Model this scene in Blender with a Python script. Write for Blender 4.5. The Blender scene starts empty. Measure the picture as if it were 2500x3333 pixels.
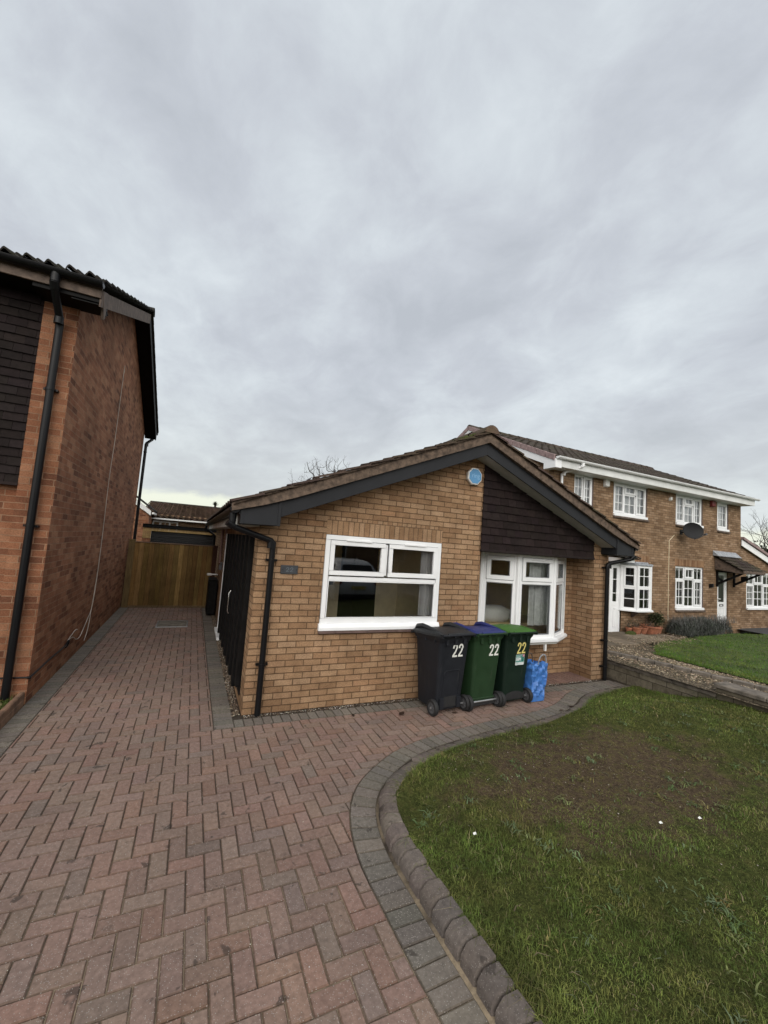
import bpy, bmesh, math, random
import numpy as np
from mathutils import Vector, Matrix
R = math.radians
random.seed(7); np.random.seed(7)
S = bpy.context.scene
COL = S.collection

# ------------------------------------------------------------------ camera
cam_d = bpy.data.cameras.new("camera"); cam = bpy.data.objects.new("camera", cam_d); COL.objects.link(cam)
r_ = Vector((0.90334747, -0.42264793, 0.0730211)); u_ = Vector((-0.10064721, -0.04338885, 0.99397563)); f_ = Vector((0.41693344, 0.90525473, 0.08173354))
mw = Matrix((( r_.x, u_.x, -f_.x, -0.709), (r_.y, u_.y, -f_.y, -5.0524), (r_.z, u_.z, -f_.z, 2.071), (0, 0, 0, 1)))
cam.matrix_world = mw
cam_d.sensor_fit = 'HORIZONTAL'; cam_d.sensor_width = 36; cam_d.lens = 1326.64/2500*36
cam_d.clip_start = 0.05; cam_d.clip_end = 1500
S.camera = cam

# ------------------------------------------------------------------ world: overcast sky over a Nishita base
SUN_EL, SUN_AZ = R(30), R(200)          # behind the camera, to its left, veiled by cloud
wd = bpy.data.worlds.new("World"); S.world = wd; wd.use_nodes = True
nt = wd.node_tree; nt.nodes.clear()
def wn(t, **k):
    n = nt.nodes.new(t)
    for a, b in k.items(): setattr(n, a, b)
    return n
def wl(a, b): nt.links.new(a, b)
def wmath(op, a, b=None, clamp=False):
    n = wn('ShaderNodeMath', operation=op, use_clamp=clamp)
    for i, v in enumerate((a, b)):
        if v is None: continue
        if hasattr(v, 'is_output'): wl(v, n.inputs[i])
        else: n.inputs[i].default_value = v
    return n.outputs[0]
def wmap(v, a, b, c, d, smooth=True):
    n = wn('ShaderNodeMapRange'); n.interpolation_type = 'SMOOTHSTEP' if smooth else 'LINEAR'
    wl(v, n.inputs[0])
    for i, x in zip((1, 2, 3, 4), (a, b, c, d)): n.inputs[i].default_value = x
    return n.outputs[0]
def wmix(f, a, b, mode='MIX'):
    n = wn('ShaderNodeMix', data_type='RGBA', blend_type=mode)
    for s, v in ((n.inputs[0], f), (n.inputs[6], a), (n.inputs[7], b)):
        if hasattr(v, 'is_output'): wl(v, s)
        else: s.default_value = v
    return n.outputs[2]
sky = wn('ShaderNodeTexSky'); sky.sky_type = 'NISHITA'; sky.sun_disc = False
sky.sun_elevation = SUN_EL; sky.sun_rotation = SUN_AZ; sky.air_density = 1.5; sky.dust_density = 3
tc = wn('ShaderNodeTexCoord'); sp = wn('ShaderNodeSeparateXYZ'); wl(tc.outputs['Generated'], sp.inputs[0])
zz = wmath('MAXIMUM', sp.outputs[2], 0.0); den = wmath('ADD', zz, 0.30)
px = wmath('DIVIDE', sp.outputs[0], den); py = wmath('DIVIDE', sp.outputs[1], den)
cb = wn('ShaderNodeCombineXYZ'); wl(px, cb.inputs[0]); wl(py, cb.inputs[1])
def wnoise(scale, det, rough, dist, rot, sx, sy, off):
    m = wn('ShaderNodeMapping'); m.inputs['Rotation'].default_value = (0, 0, rot); m.inputs['Scale'].default_value = (sx, sy, 1); m.inputs['Location'].default_value = (off, off*.7, 0)
    wl(cb.outputs[0], m.inputs[0])
    n = wn('ShaderNodeTexNoise'); n.inputs['Scale'].default_value = scale; n.inputs['Detail'].default_value = det
    n.inputs['Roughness'].default_value = rough; n.inputs['Distortion'].default_value = dist
    wl(m.outputs[0], n.inputs['Vector']); return n.outputs[0]
n1 = wnoise(1.5, 7, .55, .3, R(38), 1.2, .70, 3.1)
n2 = wnoise(5.2, 9, .60, .35, R(38), 1.0, .9, 8.7)
n3 = wnoise(.55, 3, .5, .2, R(20), 1, .8, 1.9)
mixn = wmath('ADD', wmath('ADD', wmath('MULTIPLY', n1, .46), wmath('MULTIPLY', n2, .36)), wmath('MULTIPLY', n3, .18))
ramp = wn('ShaderNodeValToRGB'); e = ramp.color_ramp.elements
e[0].position = .37; e[0].color = (.525, .56, .615, 1); e[1].position = .64; e[1].color = (.80, .86, .90, 1)
x = e.new(.46); x.color = (.60, .637, .695, 1); x = e.new(.53); x.color = (.675, .725, .775, 1)
wl(mixn, ramp.inputs[0])
# a touch greener and paler low down, and a clear creamy slot just above the horizon
low = wmap(zz, .02, .42, 1, 0)
c1 = wmix(wmath('MULTIPLY', low, .38), ramp.outputs[0], (.72, .755, .715, 1))
wob = wmath('ADD', zz, wmath('MULTIPLY', wmath('SUBTRACT', n2, .5), .05))
slot = wmap(wob, .070, .093, 1, 0)
c2 = wmix(slot, c1, (.93, .97, .83, 1))
# unseen sky behind the camera made brighter and warmer to light the facade
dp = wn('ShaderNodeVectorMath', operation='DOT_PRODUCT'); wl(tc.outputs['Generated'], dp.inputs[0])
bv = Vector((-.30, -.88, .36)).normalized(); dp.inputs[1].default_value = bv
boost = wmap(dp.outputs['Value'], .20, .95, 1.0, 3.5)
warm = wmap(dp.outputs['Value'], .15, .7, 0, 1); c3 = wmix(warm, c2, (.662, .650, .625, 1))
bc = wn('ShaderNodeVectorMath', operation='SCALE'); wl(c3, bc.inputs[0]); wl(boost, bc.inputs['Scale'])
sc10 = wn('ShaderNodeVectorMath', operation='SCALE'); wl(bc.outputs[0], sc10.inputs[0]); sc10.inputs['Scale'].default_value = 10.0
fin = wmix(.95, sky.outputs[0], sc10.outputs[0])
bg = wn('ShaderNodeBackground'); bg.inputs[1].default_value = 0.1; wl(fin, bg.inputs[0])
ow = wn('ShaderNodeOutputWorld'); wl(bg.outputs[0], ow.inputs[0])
# ------------------------------------------------------------------ sun (veiled)
sd = bpy.data.lights.new("sun", 'SUN'); sd.energy = 0.7; sd.angle = R(35); sd.color = (1, .95, .88)
so = bpy.data.objects.new("sun", sd); COL.objects.link(so)
sdir = Vector((math.sin(SUN_AZ)*math.cos(SUN_EL), math.cos(SUN_AZ)*math.cos(SUN_EL), math.sin(SUN_EL)))
so.rotation_euler = sdir.to_track_quat('Z', 'Y').to_euler(); so.location = sdir*60
S.view_settings.view_transform = 'Standard'; S.view_settings.look = 'None'; S.view_settings.exposure = 0; S.view_settings.gamma = 1

# ------------------------------------------------------------------ materials
class NT:
    def __init__(s, name):
        s.m = bpy.data.materials.new(name); s.m.use_nodes = True; s.t = s.m.node_tree; s.t.nodes.clear()
        s.out = s.n('ShaderNodeOutputMaterial'); s.b = s.n('ShaderNodeBsdfPrincipled'); s.l(s.b.outputs[0], s.out.inputs[0])
        s.tc = s.n('ShaderNodeTexCoord')
    def n(s, t, **k):
        n = s.t.nodes.new(t)
        for a, b in k.items(): setattr(n, a, b)
        return n
    def l(s, a, b): s.t.links.new(a, b)
    def set(s, sock, v):
        if hasattr(v, 'is_output'): s.l(v, sock)
        else: sock.default_value = v
    def noise(s, scale, det=4, rough=.55, coord='Object', dist=0, scl=(1, 1, 1)):
        n = s.n('ShaderNodeTexNoise'); n.inputs['Scale'].default_value = scale; n.inputs['Detail'].default_value = det
        n.inputs['Roughness'].default_value = rough; n.inputs['Distortion'].default_value = dist
        if scl != (1, 1, 1):
            m = s.n('ShaderNodeMapping'); m.inputs['Scale'].default_value = scl; s.l(s.tc.outputs[coord], m.inputs[0]); s.l(m.outputs[0], n.inputs['Vector'])
        else: s.l(s.tc.outputs[coord], n.inputs['Vector'])
        return n.outputs[0]
    def ramp(s, v, stops, interp='LINEAR'):
        r = s.n('ShaderNodeValToRGB'); r.color_ramp.interpolation = interp; e = r.color_ramp.elements
        for i, (p, c) in enumerate(stops):
            el = e[i] if i < 2 else e.new(p)
            el.position = p; el.color = (*c, 1) if len(c) == 3 else c
        s.l(v, r.inputs[0]); return r.outputs[0]
    def mix(s, f, a, b, mode='MIX'):
        n = s.n('ShaderNodeMix', data_type='RGBA', blend_type=mode)
        for sock, v in ((n.inputs[0], f), (n.inputs[6], a), (n.inputs[7], b)):
            if isinstance(v, tuple) and len(v) == 3: v = (*v, 1)
            s.set(sock, v)
        return n.outputs[2]
    def math(s, op, a, b=0., clamp=False):
        n = s.n('ShaderNodeMath', operation=op, use_clamp=clamp); s.set(n.inputs[0], a); s.set(n.inputs[1], b); return n.outputs[0]
    def map(s, v, a, b, c, d):
        n = s.n('ShaderNodeMapRange'); n.interpolation_type = 'SMOOTHSTEP'; s.l(v, n.inputs[0])
        for i, x in zip((1, 2, 3, 4), (a, b, c, d)): n.inputs[i].default_value = x
        return n.outputs[0]
    def attr(s): return s.n('ShaderNodeVertexColor', layer_name='Col').outputs[0]
    def bump(s, h, strength=.3, dist=.01):
        n = s.n('ShaderNodeBump'); n.inputs['Strength'].default_value = strength; n.inputs['Distance'].default_value = dist
        s.l(h, n.inputs['Height']); s.l(n.outputs[0], s.b.inputs['Normal'])
    def done(s, col, rough=.6, spec=None, metal=0.):
        if isinstance(col, tuple) and len(col) == 3: col = (*col, 1)
        s.set(s.b.inputs['Base Color'], col); s.set(s.b.inputs['Roughness'], rough); s.b.inputs['Metallic'].default_value = metal
        if spec is not None: s.b.inputs['Specular IOR Level'].default_value = spec
        return s.m

def simple(name, c, rough=.5, var=.12, scale=6, bump=0, bscale=60, spec=None, metal=0):
    t = NT(name); nz = t.noise(scale, 5, .6)
    col = t.mix(1, c, t.ramp(nz, [(.3, (1-var*2,)*3), (.7, (1+var,)*3)]), 'MULTIPLY')
    if bump: t.bump(t.noise(bscale, 4, .6), bump, .004)
    return t.done(col, rough, spec, metal)

def attr_mat(name, rough=.8, var=.2, scale=25, bump=.2, bscale=120, spec=.2, speck=None):
    t = NT(name); nz = t.noise(scale, 6, .65)
    col = t.mix(1, t.attr(), t.ramp(nz, [(.3, (1-var,)*3), (.7, (1+var,)*3)]), 'MULTIPLY')
    if speck:
        v = t.n('ShaderNodeTexVoronoi'); v.inputs['Scale'].default_value = speck[0]; t.l(t.tc.outputs['Object'], v.inputs['Vector'])
        g = t.math('MULTIPLY', t.map(v.outputs['Distance'], speck[1], speck[1]*.55, 0, 1), t.map(v.outputs['Color'], .58, .62, 0, 1))
        col = t.mix(t.math('MULTIPLY', g, .8), col, speck[2])
    if bump: t.bump(t.noise(bscale, 5, .7), bump, .004)
    return t.done(col, rough, spec)

def brick_mat(name, stops, mortar, bw=.225, rh=.075, ms=.0055, bump=.6, rough=.9, streak=.32, grit=.22):
    t = NT(name)
    # bricks are not laid with machine precision: wobble the joints a little
    nv = t.n('ShaderNodeTexNoise'); nv.inputs['Scale'].default_value = 9; nv.inputs['Detail'].default_value = 3; t.l(t.tc.outputs['UV'], nv.inputs['Vector'])
    sub = t.n('ShaderNodeVectorMath', operation='SUBTRACT'); t.l(nv.outputs['Color'], sub.inputs[0]); sub.inputs[1].default_value = (.5, .5, .5)
    sca = t.n('ShaderNodeVectorMath', operation='SCALE'); t.l(sub.outputs[0], sca.inputs[0]); sca.inputs['Scale'].default_value = .007
    add = t.n('ShaderNodeVectorMath', operation='ADD'); t.l(t.tc.outputs['UV'], add.inputs[0]); t.l(sca.outputs[0], add.inputs[1])
    b = t.n('ShaderNodeTexBrick'); t.l(add.outputs[0], b.inputs['Vector'])
    b.inputs['Color1'].default_value = (0, 0, 0, 1); b.inputs['Color2'].default_value = (1, 1, 1, 1); b.inputs['Mortar'].default_value = (.5, .5, .5, 1)
    b.inputs['Scale'].default_value = 1; b.inputs['Mortar Size'].default_value = ms; b.inputs['Mortar Smooth'].default_value = .25
    b.inputs['Brick Width'].default_value = bw; b.inputs['Row Height'].default_value = rh
    tint = t.ramp(b.outputs['Color'], stops)
    fine = t.noise(70, 5, .7, 'UV'); big = t.noise(1.1, 4, .6, 'UV'); mid = t.noise(7, 4, .6, 'UV')
    tint = t.mix(1, tint, t.ramp(fine, [(.28, (1-grit*1.4,)*3), (.72, (1+grit,)*3)]), 'MULTIPLY')
    tint = t.mix(1, tint, t.ramp(mid, [(.3, (.84, .82, .8)), (.7, (1.12, 1.12, 1.1))]), 'MULTIPLY')
    mor = t.mix(1, mortar, t.ramp(mid, [(.3, (.7,)*3), (.7, (1.25,)*3)]), 'MULTIPLY')
    col = t.mix(b.outputs['Fac'], tint, mor)
    col = t.mix(1, col, t.ramp(big, [(.3, (1-streak, 1-streak, 1-streak)), (.7, (1+streak*.5,)*3)]), 'MULTIPLY')
    h = t.math('SUBTRACT', t.math('MULTIPLY', fine, .45), t.math('MULTIPLY', b.outputs['Fac'], 1.0))
    t.bump(h, bump, .012)
    return t.done(col, rough, .15)

BUFF = [(0, (.255, .152, .086)), (.2, (.31, .190, .109)), (.5, (.347, .220, .129)), (.78, (.385, .255, .158)), (1, (.315, .183, .103))]
RED = [(0, (.135, .058, .035)), (.18, (.21, .089, .050)), (.5, (.275, .121, .067)), (.78, (.335, .170, .099)), (1, (.24, .096, .053))]
M = {}
M['brick'] = brick_mat('buff_brick', BUFF, (.125, .076, .044), ms=.0062, bump=.8, grit=.3)
M['soldier'] = brick_mat('buff_soldier_brick', BUFF, (.13, .082, .05), bw=.075, rh=.235, grit=.3)
M['brick_red'] = brick_mat('red_brick', RED, (.29, .18, .115), bump=.6, ms=.0045, grit=.32)
M['brick_far'] = brick_mat('brown_brick', [(0, (.185, .115, .068)), (.3, (.245, .157, .094)), (.7, (.295, .195, .122)), (1, (.345, .24, .16))], (.12, .08, .052), ms=.0068)
M['soldier_far'] = brick_mat('brown_soldier_brick', [(0, (.17, .09, .05)), (.3, (.25, .14, .078)), (.7, (.31, .185, .105)), (1, (.36, .235, .145))], (.15, .095, .06), bw=.075, rh=.235)
M['upvc'] = simple('white_upvc', (.80, .81, .82), .32, .03, 3)
M['upvc_old'] = simple('white_painted_board', (.68, .69, .68), .5, .08, 2)
M['seal'] = simple('grey_seal', (.16, .17, .18), .6, .05)
M['black_pl'] = simple('black_plastic', (.007, .007, .008), .34, .1, 8, spec=.22)
M['black_wood'] = simple('black_painted_timber', (.007, .0065, .0065), .6, .25, 10, .08, 40, spec=.12)
M['charcoal'] = simple('charcoal_board', (.018, .019, .022), .5, .1, 3, .06, 90, spec=.22)
M['soffit'] = simple('pale_soffit', (.42, .41, .38), .6, .08, 3)
M['fascia_grey'] = simple('weathered_grey_fascia', (.60, .61, .58), .6, .15, 3)
M['mortar'] = simple('verge_mortar', (.125, .088, .064), .95, .35, 14, .9, 45)
M['sill_tile'] = simple('brown_sill_tile', (.13, .085, .075), .5, .15, 8)
M['lead'] = simple('grey_lead', (.33, .35, .38), .55, .25, 12, .4, 25)
M['white'] = simple('white_plastic', (.78, .78, .76), .4, .04)
M['cream'] = simple('cream_wall_paint', (.84, .74, .53), .9, .05)
M['cream2'] = simple('yellow_wall_paint', (.84, .70, .40), .9, .05)
M['carpet'] = simple('brown_carpet', (.62, .52, .40), .95, .2, 20)
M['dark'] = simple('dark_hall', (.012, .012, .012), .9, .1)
M['chrome'] = simple('satin_metal', (.62, .62, .6), .25, .05, 4, metal=1)
M['steel'] = simple('galvanised_steel', (.45, .46, .47), .35, .1, 20, metal=.8)
M['terracotta'] = simple('terracotta', (.34, .13, .07), .85, .25, 12, .2, 40)
M['plum_tile'] = simple('plum_verge_tile', (.27, .19, .185), .7, .15, 10)
M['timber_old'] = simple('weathered_timber', (.12, .085, .065), .8, .3, 12, .4, 40)
M['timber_edge'] = simple('edging_timber', (.20, .115, .07), .8, .3, 10, .4, 40)
M['concrete'] = simple('aged_concrete', (.17, .15, .12), .9, .35, 7, .6, 40)
M['coping'] = simple('aged_coping', (.17, .145, .12), .9, .32, 9, .6, 40)
M['asphalt'] = simple('asphalt', (.05, .05, .052), .9, .25, 30, .6, 150)
M['soil'] = simple('soil', (.075, .05, .034), .95, .4, 20, .8, 60)
M['leaf_dark'] = attr_mat('leaf', .6, .25, 20, 0)
M['blade'] = attr_mat('grass_blade', .7, .12, 4, 0, spec=.15)
M['stone'] = attr_mat('gravel_stone', .85, .2, 60, 0)
def paver_mat(name, sc, hi):
    t = NT(name); a = t.noise(34, 6, .7); b_ = t.noise(1.1, 5, .6); d_ = t.noise(6, 5, .65)
    col = t.mix(1, t.attr(), t.ramp(a, [(.28, (.70,)*3), (.72, (1.28,)*3)]), 'MULTIPLY')
    col = t.mix(1, col, t.ramp(b_, [(.3, (.84, .84, .84)), (.7, (1.13, 1.11, 1.08))]), 'MULTIPLY')
    col = t.mix(t.map(d_, .62, .76, 0, .55), col, (.055, .048, .040))
    e_ = t.noise(8.5, 3, .5, dist=.6); col = t.mix(t.map(e_, .655, .70, 0, .66), col, (.038, .032, .028))
    v = t.n('ShaderNodeTexVoronoi'); v.inputs['Scale'].default_value = sc; t.l(t.tc.outputs['Object'], v.inputs['Vector'])
    sp_ = t.n('ShaderNodeSeparateColor'); t.l(v.outputs['Color'], sp_.inputs[0])
    g = t.math('MULTIPLY', t.map(v.outputs['Distance'], .42, .24, 0, 1), t.map(sp_.outputs[0], .80, .84, 0, 1))
    col = t.mix(t.math('MULTIPLY', g, .75), col, (hi, hi*.92, hi*.84)); t.bump(t.noise(170, 5, .7), .5, .004)
    return t.done(col, .9, .15)
M['paver'] = paver_mat('concrete_paver', 150, .36)
M['kerb'] = paver_mat('kerb_block', 170, .26)
M['board'] = None
t = NT('treated_fence_timber'); g = t.noise(6, 6, .7, scl=(9, 9, .6)); k = t.noise(2.2, 3, .6)
col = t.mix(1, t.attr(), t.ramp(g, [(.3, (.6, .58, .55)), (.7, (1.25, 1.22, 1.15))]), 'MULTIPLY')
col = t.mix(1, col, t.ramp(k, [(.3, (.75, .72, .66)), (.7, (1.15, 1.12, 1.05))]), 'MULTIPLY')
t.bump(g, .35, .006); M['board'] = t.done(col, .8, .2)
t = NT('vertical_tile'); col = t.mix(1, t.attr(), t.ramp(t.noise(18, 6, .7), [(.3, (.72,)*3), (.7, (1.25,)*3)]), 'MULTIPLY')
st = t.noise(5, 5, .7, scl=(3, 3, .7)); col = t.mix(t.map(st, .68, .80, 0, .12), col, (.10, .095, .09)); t.bump(t.noise(90, 4, .7), .3, .004); M['hung'] = t.done(col, .85, .12)
def roof_mat(name, base, moss, amt):
    t = NT(name); a = t.noise(1.6, 6, .65); b_ = t.noise(24, 6, .7)
    col = t.mix(1, t.attr(), t.ramp(b_, [(.28, (.6,)*3), (.72, (1.4,)*3)]), 'MULTIPLY')
    col = t.mix(1, col, base, 'MULTIPLY')
    mm = t.math('MULTIPLY', t.map(a, .48, .68, 0, 1), t.map(b_, .40, .62, 0, 1))
    col = t.mix(t.math('MULTIPLY', mm, amt), col, moss); t.bump(b_, .6, .012)
    return t.done(col, .92, .12)
M['roof'] = roof_mat('brown_concrete_tile', (.075, .054, .043), (.06, .062, .024), .8)
M['roof_far'] = roof_mat('grey_brown_concrete_tile', (.060, .050, .043), (.058, .064, .03), .7)
M['roof_dark'] = roof_mat('dark_concrete_tile', (.034, .031, .028), (.04, .048, .02), .8)
t = NT('moss'); nz = t.noise(30, 6, .7); t.bump(nz, 1, .02); M['moss'] = t.done(t.ramp(nz, [(.3, (.02, .025, .008)), (.7, (.085, .10, .03))]), .95, .1)
t = NT('window_glass')
tr = t.n('ShaderNodeBsdfTransparent'); tr.inputs[0].default_value = (.99, 1, .99, 1); gl = t.n('ShaderNodeBsdfGlossy'); gl.inputs['Roughness'].default_value = .004; gl.inputs['Color'].default_value = (1, 1, 1, 1)
fr = t.n('ShaderNodeFresnel'); fr.inputs['IOR'].default_value = 1.5; mx = t.n('ShaderNodeMixShader'); t.l(t.math('MULTIPLY', fr.outputs[0], 1.85, True), mx.inputs[0]); t.l(tr.outputs[0], mx.inputs[1]); t.l(gl.outputs[0], mx.inputs[2]); t.l(mx.outputs[0], t.out.inputs[0]); M['glass'] = t.m
t = NT('sheer_curtain'); tl = t.n('ShaderNodeBsdfTranslucent'); tl.inputs[0].default_value = (.8, .8, .82, 1); df = t.n('ShaderNodeBsdfDiffuse'); df.inputs[0].default_value = (.8, .8, .82, 1)
tp = t.n('ShaderNodeBsdfTransparent'); m1 = t.n('ShaderNodeMixShader'); m1.inputs[0].default_value = .4; t.l(df.outputs[0], m1.inputs[1]); t.l(tl.outputs[0], m1.inputs[2])
m2 = t.n('ShaderNodeMixShader'); m2.inputs[0].default_value = .25; t.l(m1.outputs[0], m2.inputs[1]); t.l(tp.outputs[0], m2.inputs[2]); t.l(m2.outputs[0], t.out.inputs[0]); M['sheer'] = t.m
M['netting'] = simple('net_curtain', (.55, .57, .57), .9, .12, 12)
def bin_mat(name, c):
    t = NT(name); a = t.noise(5, 6, .7); b_ = t.noise(3, 4, .6, scl=(6, 6, .5))
    col = t.mix(1, c, t.ramp(a, [(.3, (.82,)*3), (.7, (1.12,)*3)]), 'MULTIPLY'); col = t.mix(t.map(b_, .56, .78, 0, .30), col, (.085, .083, .075))
    t.bump(t.noise(220, 3, .6), .12, .002); return t.done(col, t.ramp(a, [(.3, (.45,)*3), (.7, (.62,)*3)]), .28)
M['bin_grey'] = bin_mat('charcoal_bin_plastic', (.013, .0145, .019)); M['bin_green'] = bin_mat('green_bin_plastic', (.016, .040, .016)); M['bin_dkgreen'] = bin_mat('dark_green_bin_plastic', (.006, .016, .010))
M['lid_grey'] = bin_mat('grey_bin_lid', (.024, .026, .029)); M['lid_blue'] = bin_mat('blue_bin_lid', (.026, .036, .150)); M['lid_green'] = bin_mat('bright_green_bin_lid', (.048, .135, .022))
M['rubber'] = simple('rubber', (.014, .014, .015), .75, .2, 20); M['hub'] = simple('grey_hub_plastic', (.09, .09, .095), .5, .15, 20)
M['digit_w'] = simple('white_sticker', (.74, .75, .70), .5, .06, 30); M['digit_y'] = simple('yellow_sticker', (.68, .58, .20), .5, .06, 30)
M['slate'] = simple('slate', (.034, .038, .044), .55, .15, 20, .2, 60); M['digit_g'] = simple('engraved_grey', (.10, .115, .13), .7, .1, 20)
M['paint'] = attr_mat('printed_face', .45, .05, 10, 0, spec=.4)
t = NT('woven_plastic'); n_ = t.noise(7, 5, .65); w = t.n('ShaderNodeTexWave'); w.inputs['Scale'].default_value = 60; t.l(t.tc.outputs['Object'], w.inputs['Vector'])
t.bump(t.math('ADD', n_, t.math('MULTIPLY', w.outputs['Fac'], .06)), .5, .02); M['bag'] = t.done(t.ramp(n_, [(.25, (.050, .165, .46)), (.75, (.065, .20, .54))]), .32, .5)
M['car'] = simple('silver_car_paint', (.62, .66, .72), .3, .04, 2, metal=.15); M['car_glass'] = simple('car_glass', (.008, .009, .012), .08, .02); M['tail'] = simple('tail_light', (.35, .02, .02), .2, .05)
M['bark'] = simple('bark', (.055, .045, .038), .9, .3, 14); M['pigeon'] = simple('grey_feather', (.07, .07, .08), .8, .3, 20)
M['bed'] = simple('cream_bedding', (.62, .50, .27), .95, .1, 6); M['pillow'] = simple('white_pillow', (.6, .6, .58), .95, .05)
M['alarm_blue'] = simple('sky_blue_plastic', (.09, .27, .50), .45, .04); M['red_box'] = simple('red_plastic', (.19, .02, .018), .5, .1)
M['brown_pipe'] = simple('pinkish_pipe', (.26, .17, .145), .7, .15)
M['quilt'] = simple('curtain', (.5, .5, .48), .9, .1)
M['shutter'] = simple('black_shutter', (.010, .010, .011), .4, .1)
M['dish'] = simple('dark_grey_dish', (.012, .012, .013), .55, .1, spec=.2)

# ------------------------------------------------------------------ mesh builder
class MB:
    def __init__(s): s.v = []; s.f = []; s.c = []; s.T = None
    def P(s, p):
        if s.T is None: return tuple(p)
        O, U, V, N = s.T; return tuple(O + U*p[0] + V*p[1] + N*p[2])
    def add(s, vs, fs, col=(1, 1, 1)):
        b = len(s.v); s.v += [s.P(p) for p in vs]; s.f += [tuple(i+b for i in f) for f in fs]; s.c += [col]*len(fs); return s
    def quad(s, a, b, c, d, col=(1, 1, 1)): return s.add([a, b, c, d], [(0, 1, 2, 3)], col)
    def box(s, x0, x1, y0, y1, z0, z1, col=(1, 1, 1)):
        return s.add([(x0, y0, z0), (x1, y0, z0), (x1, y1, z0), (x0, y1, z0), (x0, y0, z1), (x1, y0, z1), (x1, y1, z1), (x0, y1, z1)],
                     [(0, 3, 2, 1), (4, 5, 6, 7), (0, 1, 5, 4), (1, 2, 6, 5), (2, 3, 7, 6), (3, 0, 4, 7)], col)
    def prism(s, pts, d, col=(1, 1, 1)):      # polygon pts (3-D), extruded by vector d
        n = len(pts); q = [tuple(a+b for a, b in zip(p, d)) for p in pts]
        return s.add(list(pts)+q, [tuple(range(n))[::-1], tuple(range(n, 2*n))]+[(i, (i+1) % n, n+(i+1) % n, n+i) for i in range(n)], col)
    def loft(s, rings, cap=True, col=(1, 1, 1), closed=True):
        n = len(rings[0]); vs = [p for r in rings for p in r]; fs = []
        for k in range(len(rings)-1):
            for i in range(n if closed else n-1):
                j = (i+1) % n; fs.append((k*n+i, k*n+j, (k+1)*n+j, (k+1)*n+i))
        if cap: fs.append(tuple(range(n))[::-1]); fs.append(tuple((len(rings)-1)*n+i for i in range(n)))
        return s.add(vs, fs, col)
    def tube(s, pts, r, n=10, col=(1, 1, 1), cap=True):
        pts = [Vector(p) for p in pts]; rs = r if isinstance(r, (list, tuple)) else [r]*len(pts); rings = []; prev = None
        for i, p in enumerate(pts):
            d = (pts[min(i+1, len(pts)-1)]-pts[max(i-1, 0)]).normalized()
            a = prev if prev is not None else (Vector((0, 0, 1)) if abs(d.z) < .9 else Vector((1, 0, 0)))
            a = (a - d*a.dot(d)); a = a.normalized() if a.length > 1e-6 else d.orthogonal().normalized(); prev = a; b = d.cross(a)
            k = 1.0
            if 0 < i < len(pts)-1:
                c = (pts[i]-pts[i-1]).normalized().dot((pts[i+1]-pts[i]).normalized()); k = 1/max(.6, math.sqrt((1+c)/2))
            rings.append([tuple(p+(a*math.cos(t)+b*math.sin(t))*rs[i]*k) for t in [2*math.pi*j/n for j in range(n)]])
        return s.loft(rings, cap, col)
    def rframe(s, u0, v0, u1, v1, w, n0, n1, col=(1, 1, 1)):   # rectangular frame in the T plane
        s.box(u0, u1, v0, v0+w, n0, n1, col); s.box(u0, u1, v1-w, v1, n0, n1, col)
        s.box(u0, u0+w, v0+w, v1-w, n0, n1, col); s.box(u1-w, u1, v0+w, v1-w, n0, n1, col); return s
    def build(s, name, m, parent=None, bevel=0, seg=1, smooth=None, org=None):
        me = bpy.data.meshes.new(name)
        o = org if org is not None else (ORG.get(parent.name, Vector()) if parent else Vector())
        vs = [(p[0]-o[0], p[1]-o[1], p[2]-o[2]) for p in s.v]
        me.from_pydata(vs, [], s.f); me.validate(clean_customdata=False)
        if len(me.polygons) == len(s.c) and any(c != (1, 1, 1) for c in s.c):
            at = me.color_attributes.new('Col', 'FLOAT_COLOR', 'CORNER')
            arr = np.concatenate([np.tile((*c, 1), (p.loop_total, 1)) for c, p in zip(s.c, me.polygons)]).ravel()
            at.data.foreach_set('color', arr.astype(np.float32))
        elif any(True for _ in [0]):
            at = me.color_attributes.new('Col', 'FLOAT_COLOR', 'CORNER'); at.data.foreach_set('color', np.ones(len(me.loops)*4, np.float32))
        if bevel:
            bm = bmesh.new(); bm.from_mesh(me); bmesh.ops.remove_doubles(bm, verts=bm.verts, dist=1e-6)
            ed = [e for e in bm.edges if len(e.link_faces) == 2 and e.calc_face_angle(0) > .5]
            bmesh.ops.bevel(bm, geom=ed, offset=bevel, segments=seg, affect='EDGES', clamp_overlap=True); bm.to_mesh(me); bm.free()
        bm = bmesh.new(); bm.from_mesh(me); bmesh.ops.recalc_face_normals(bm, faces=bm.faces) if s.closed_ok else None
        uv = bm.loops.layers.uv.verify()
        for f in bm.faces:
            n = f.normal
            for l in f.loops:
                p = l.vert.co+Vector(o)
                if abs(n.z) > .75: l[uv].uv = (p.x, p.y)
                elif abs(n.x) > abs(n.y)*1.3: l[uv].uv = (p.y+.11, p.z)
                else: l[uv].uv = (p.x, p.z)
        bm.to_mesh(me); bm.free()
        if smooth is not None:
            me.polygons.foreach_set('use_smooth', [True]*len(me.polygons)); me.set_sharp_from_angle(angle=R(smooth))
        me.materials.append(m)
        ob = bpy.data.objects.new(name, me); COL.objects.link(ob)
        if parent: ob.parent = parent; ORG[ob.name] = Vector(o)
        else: ob.location = o
        return ob
    closed_ok = True
ORG = {}
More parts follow.
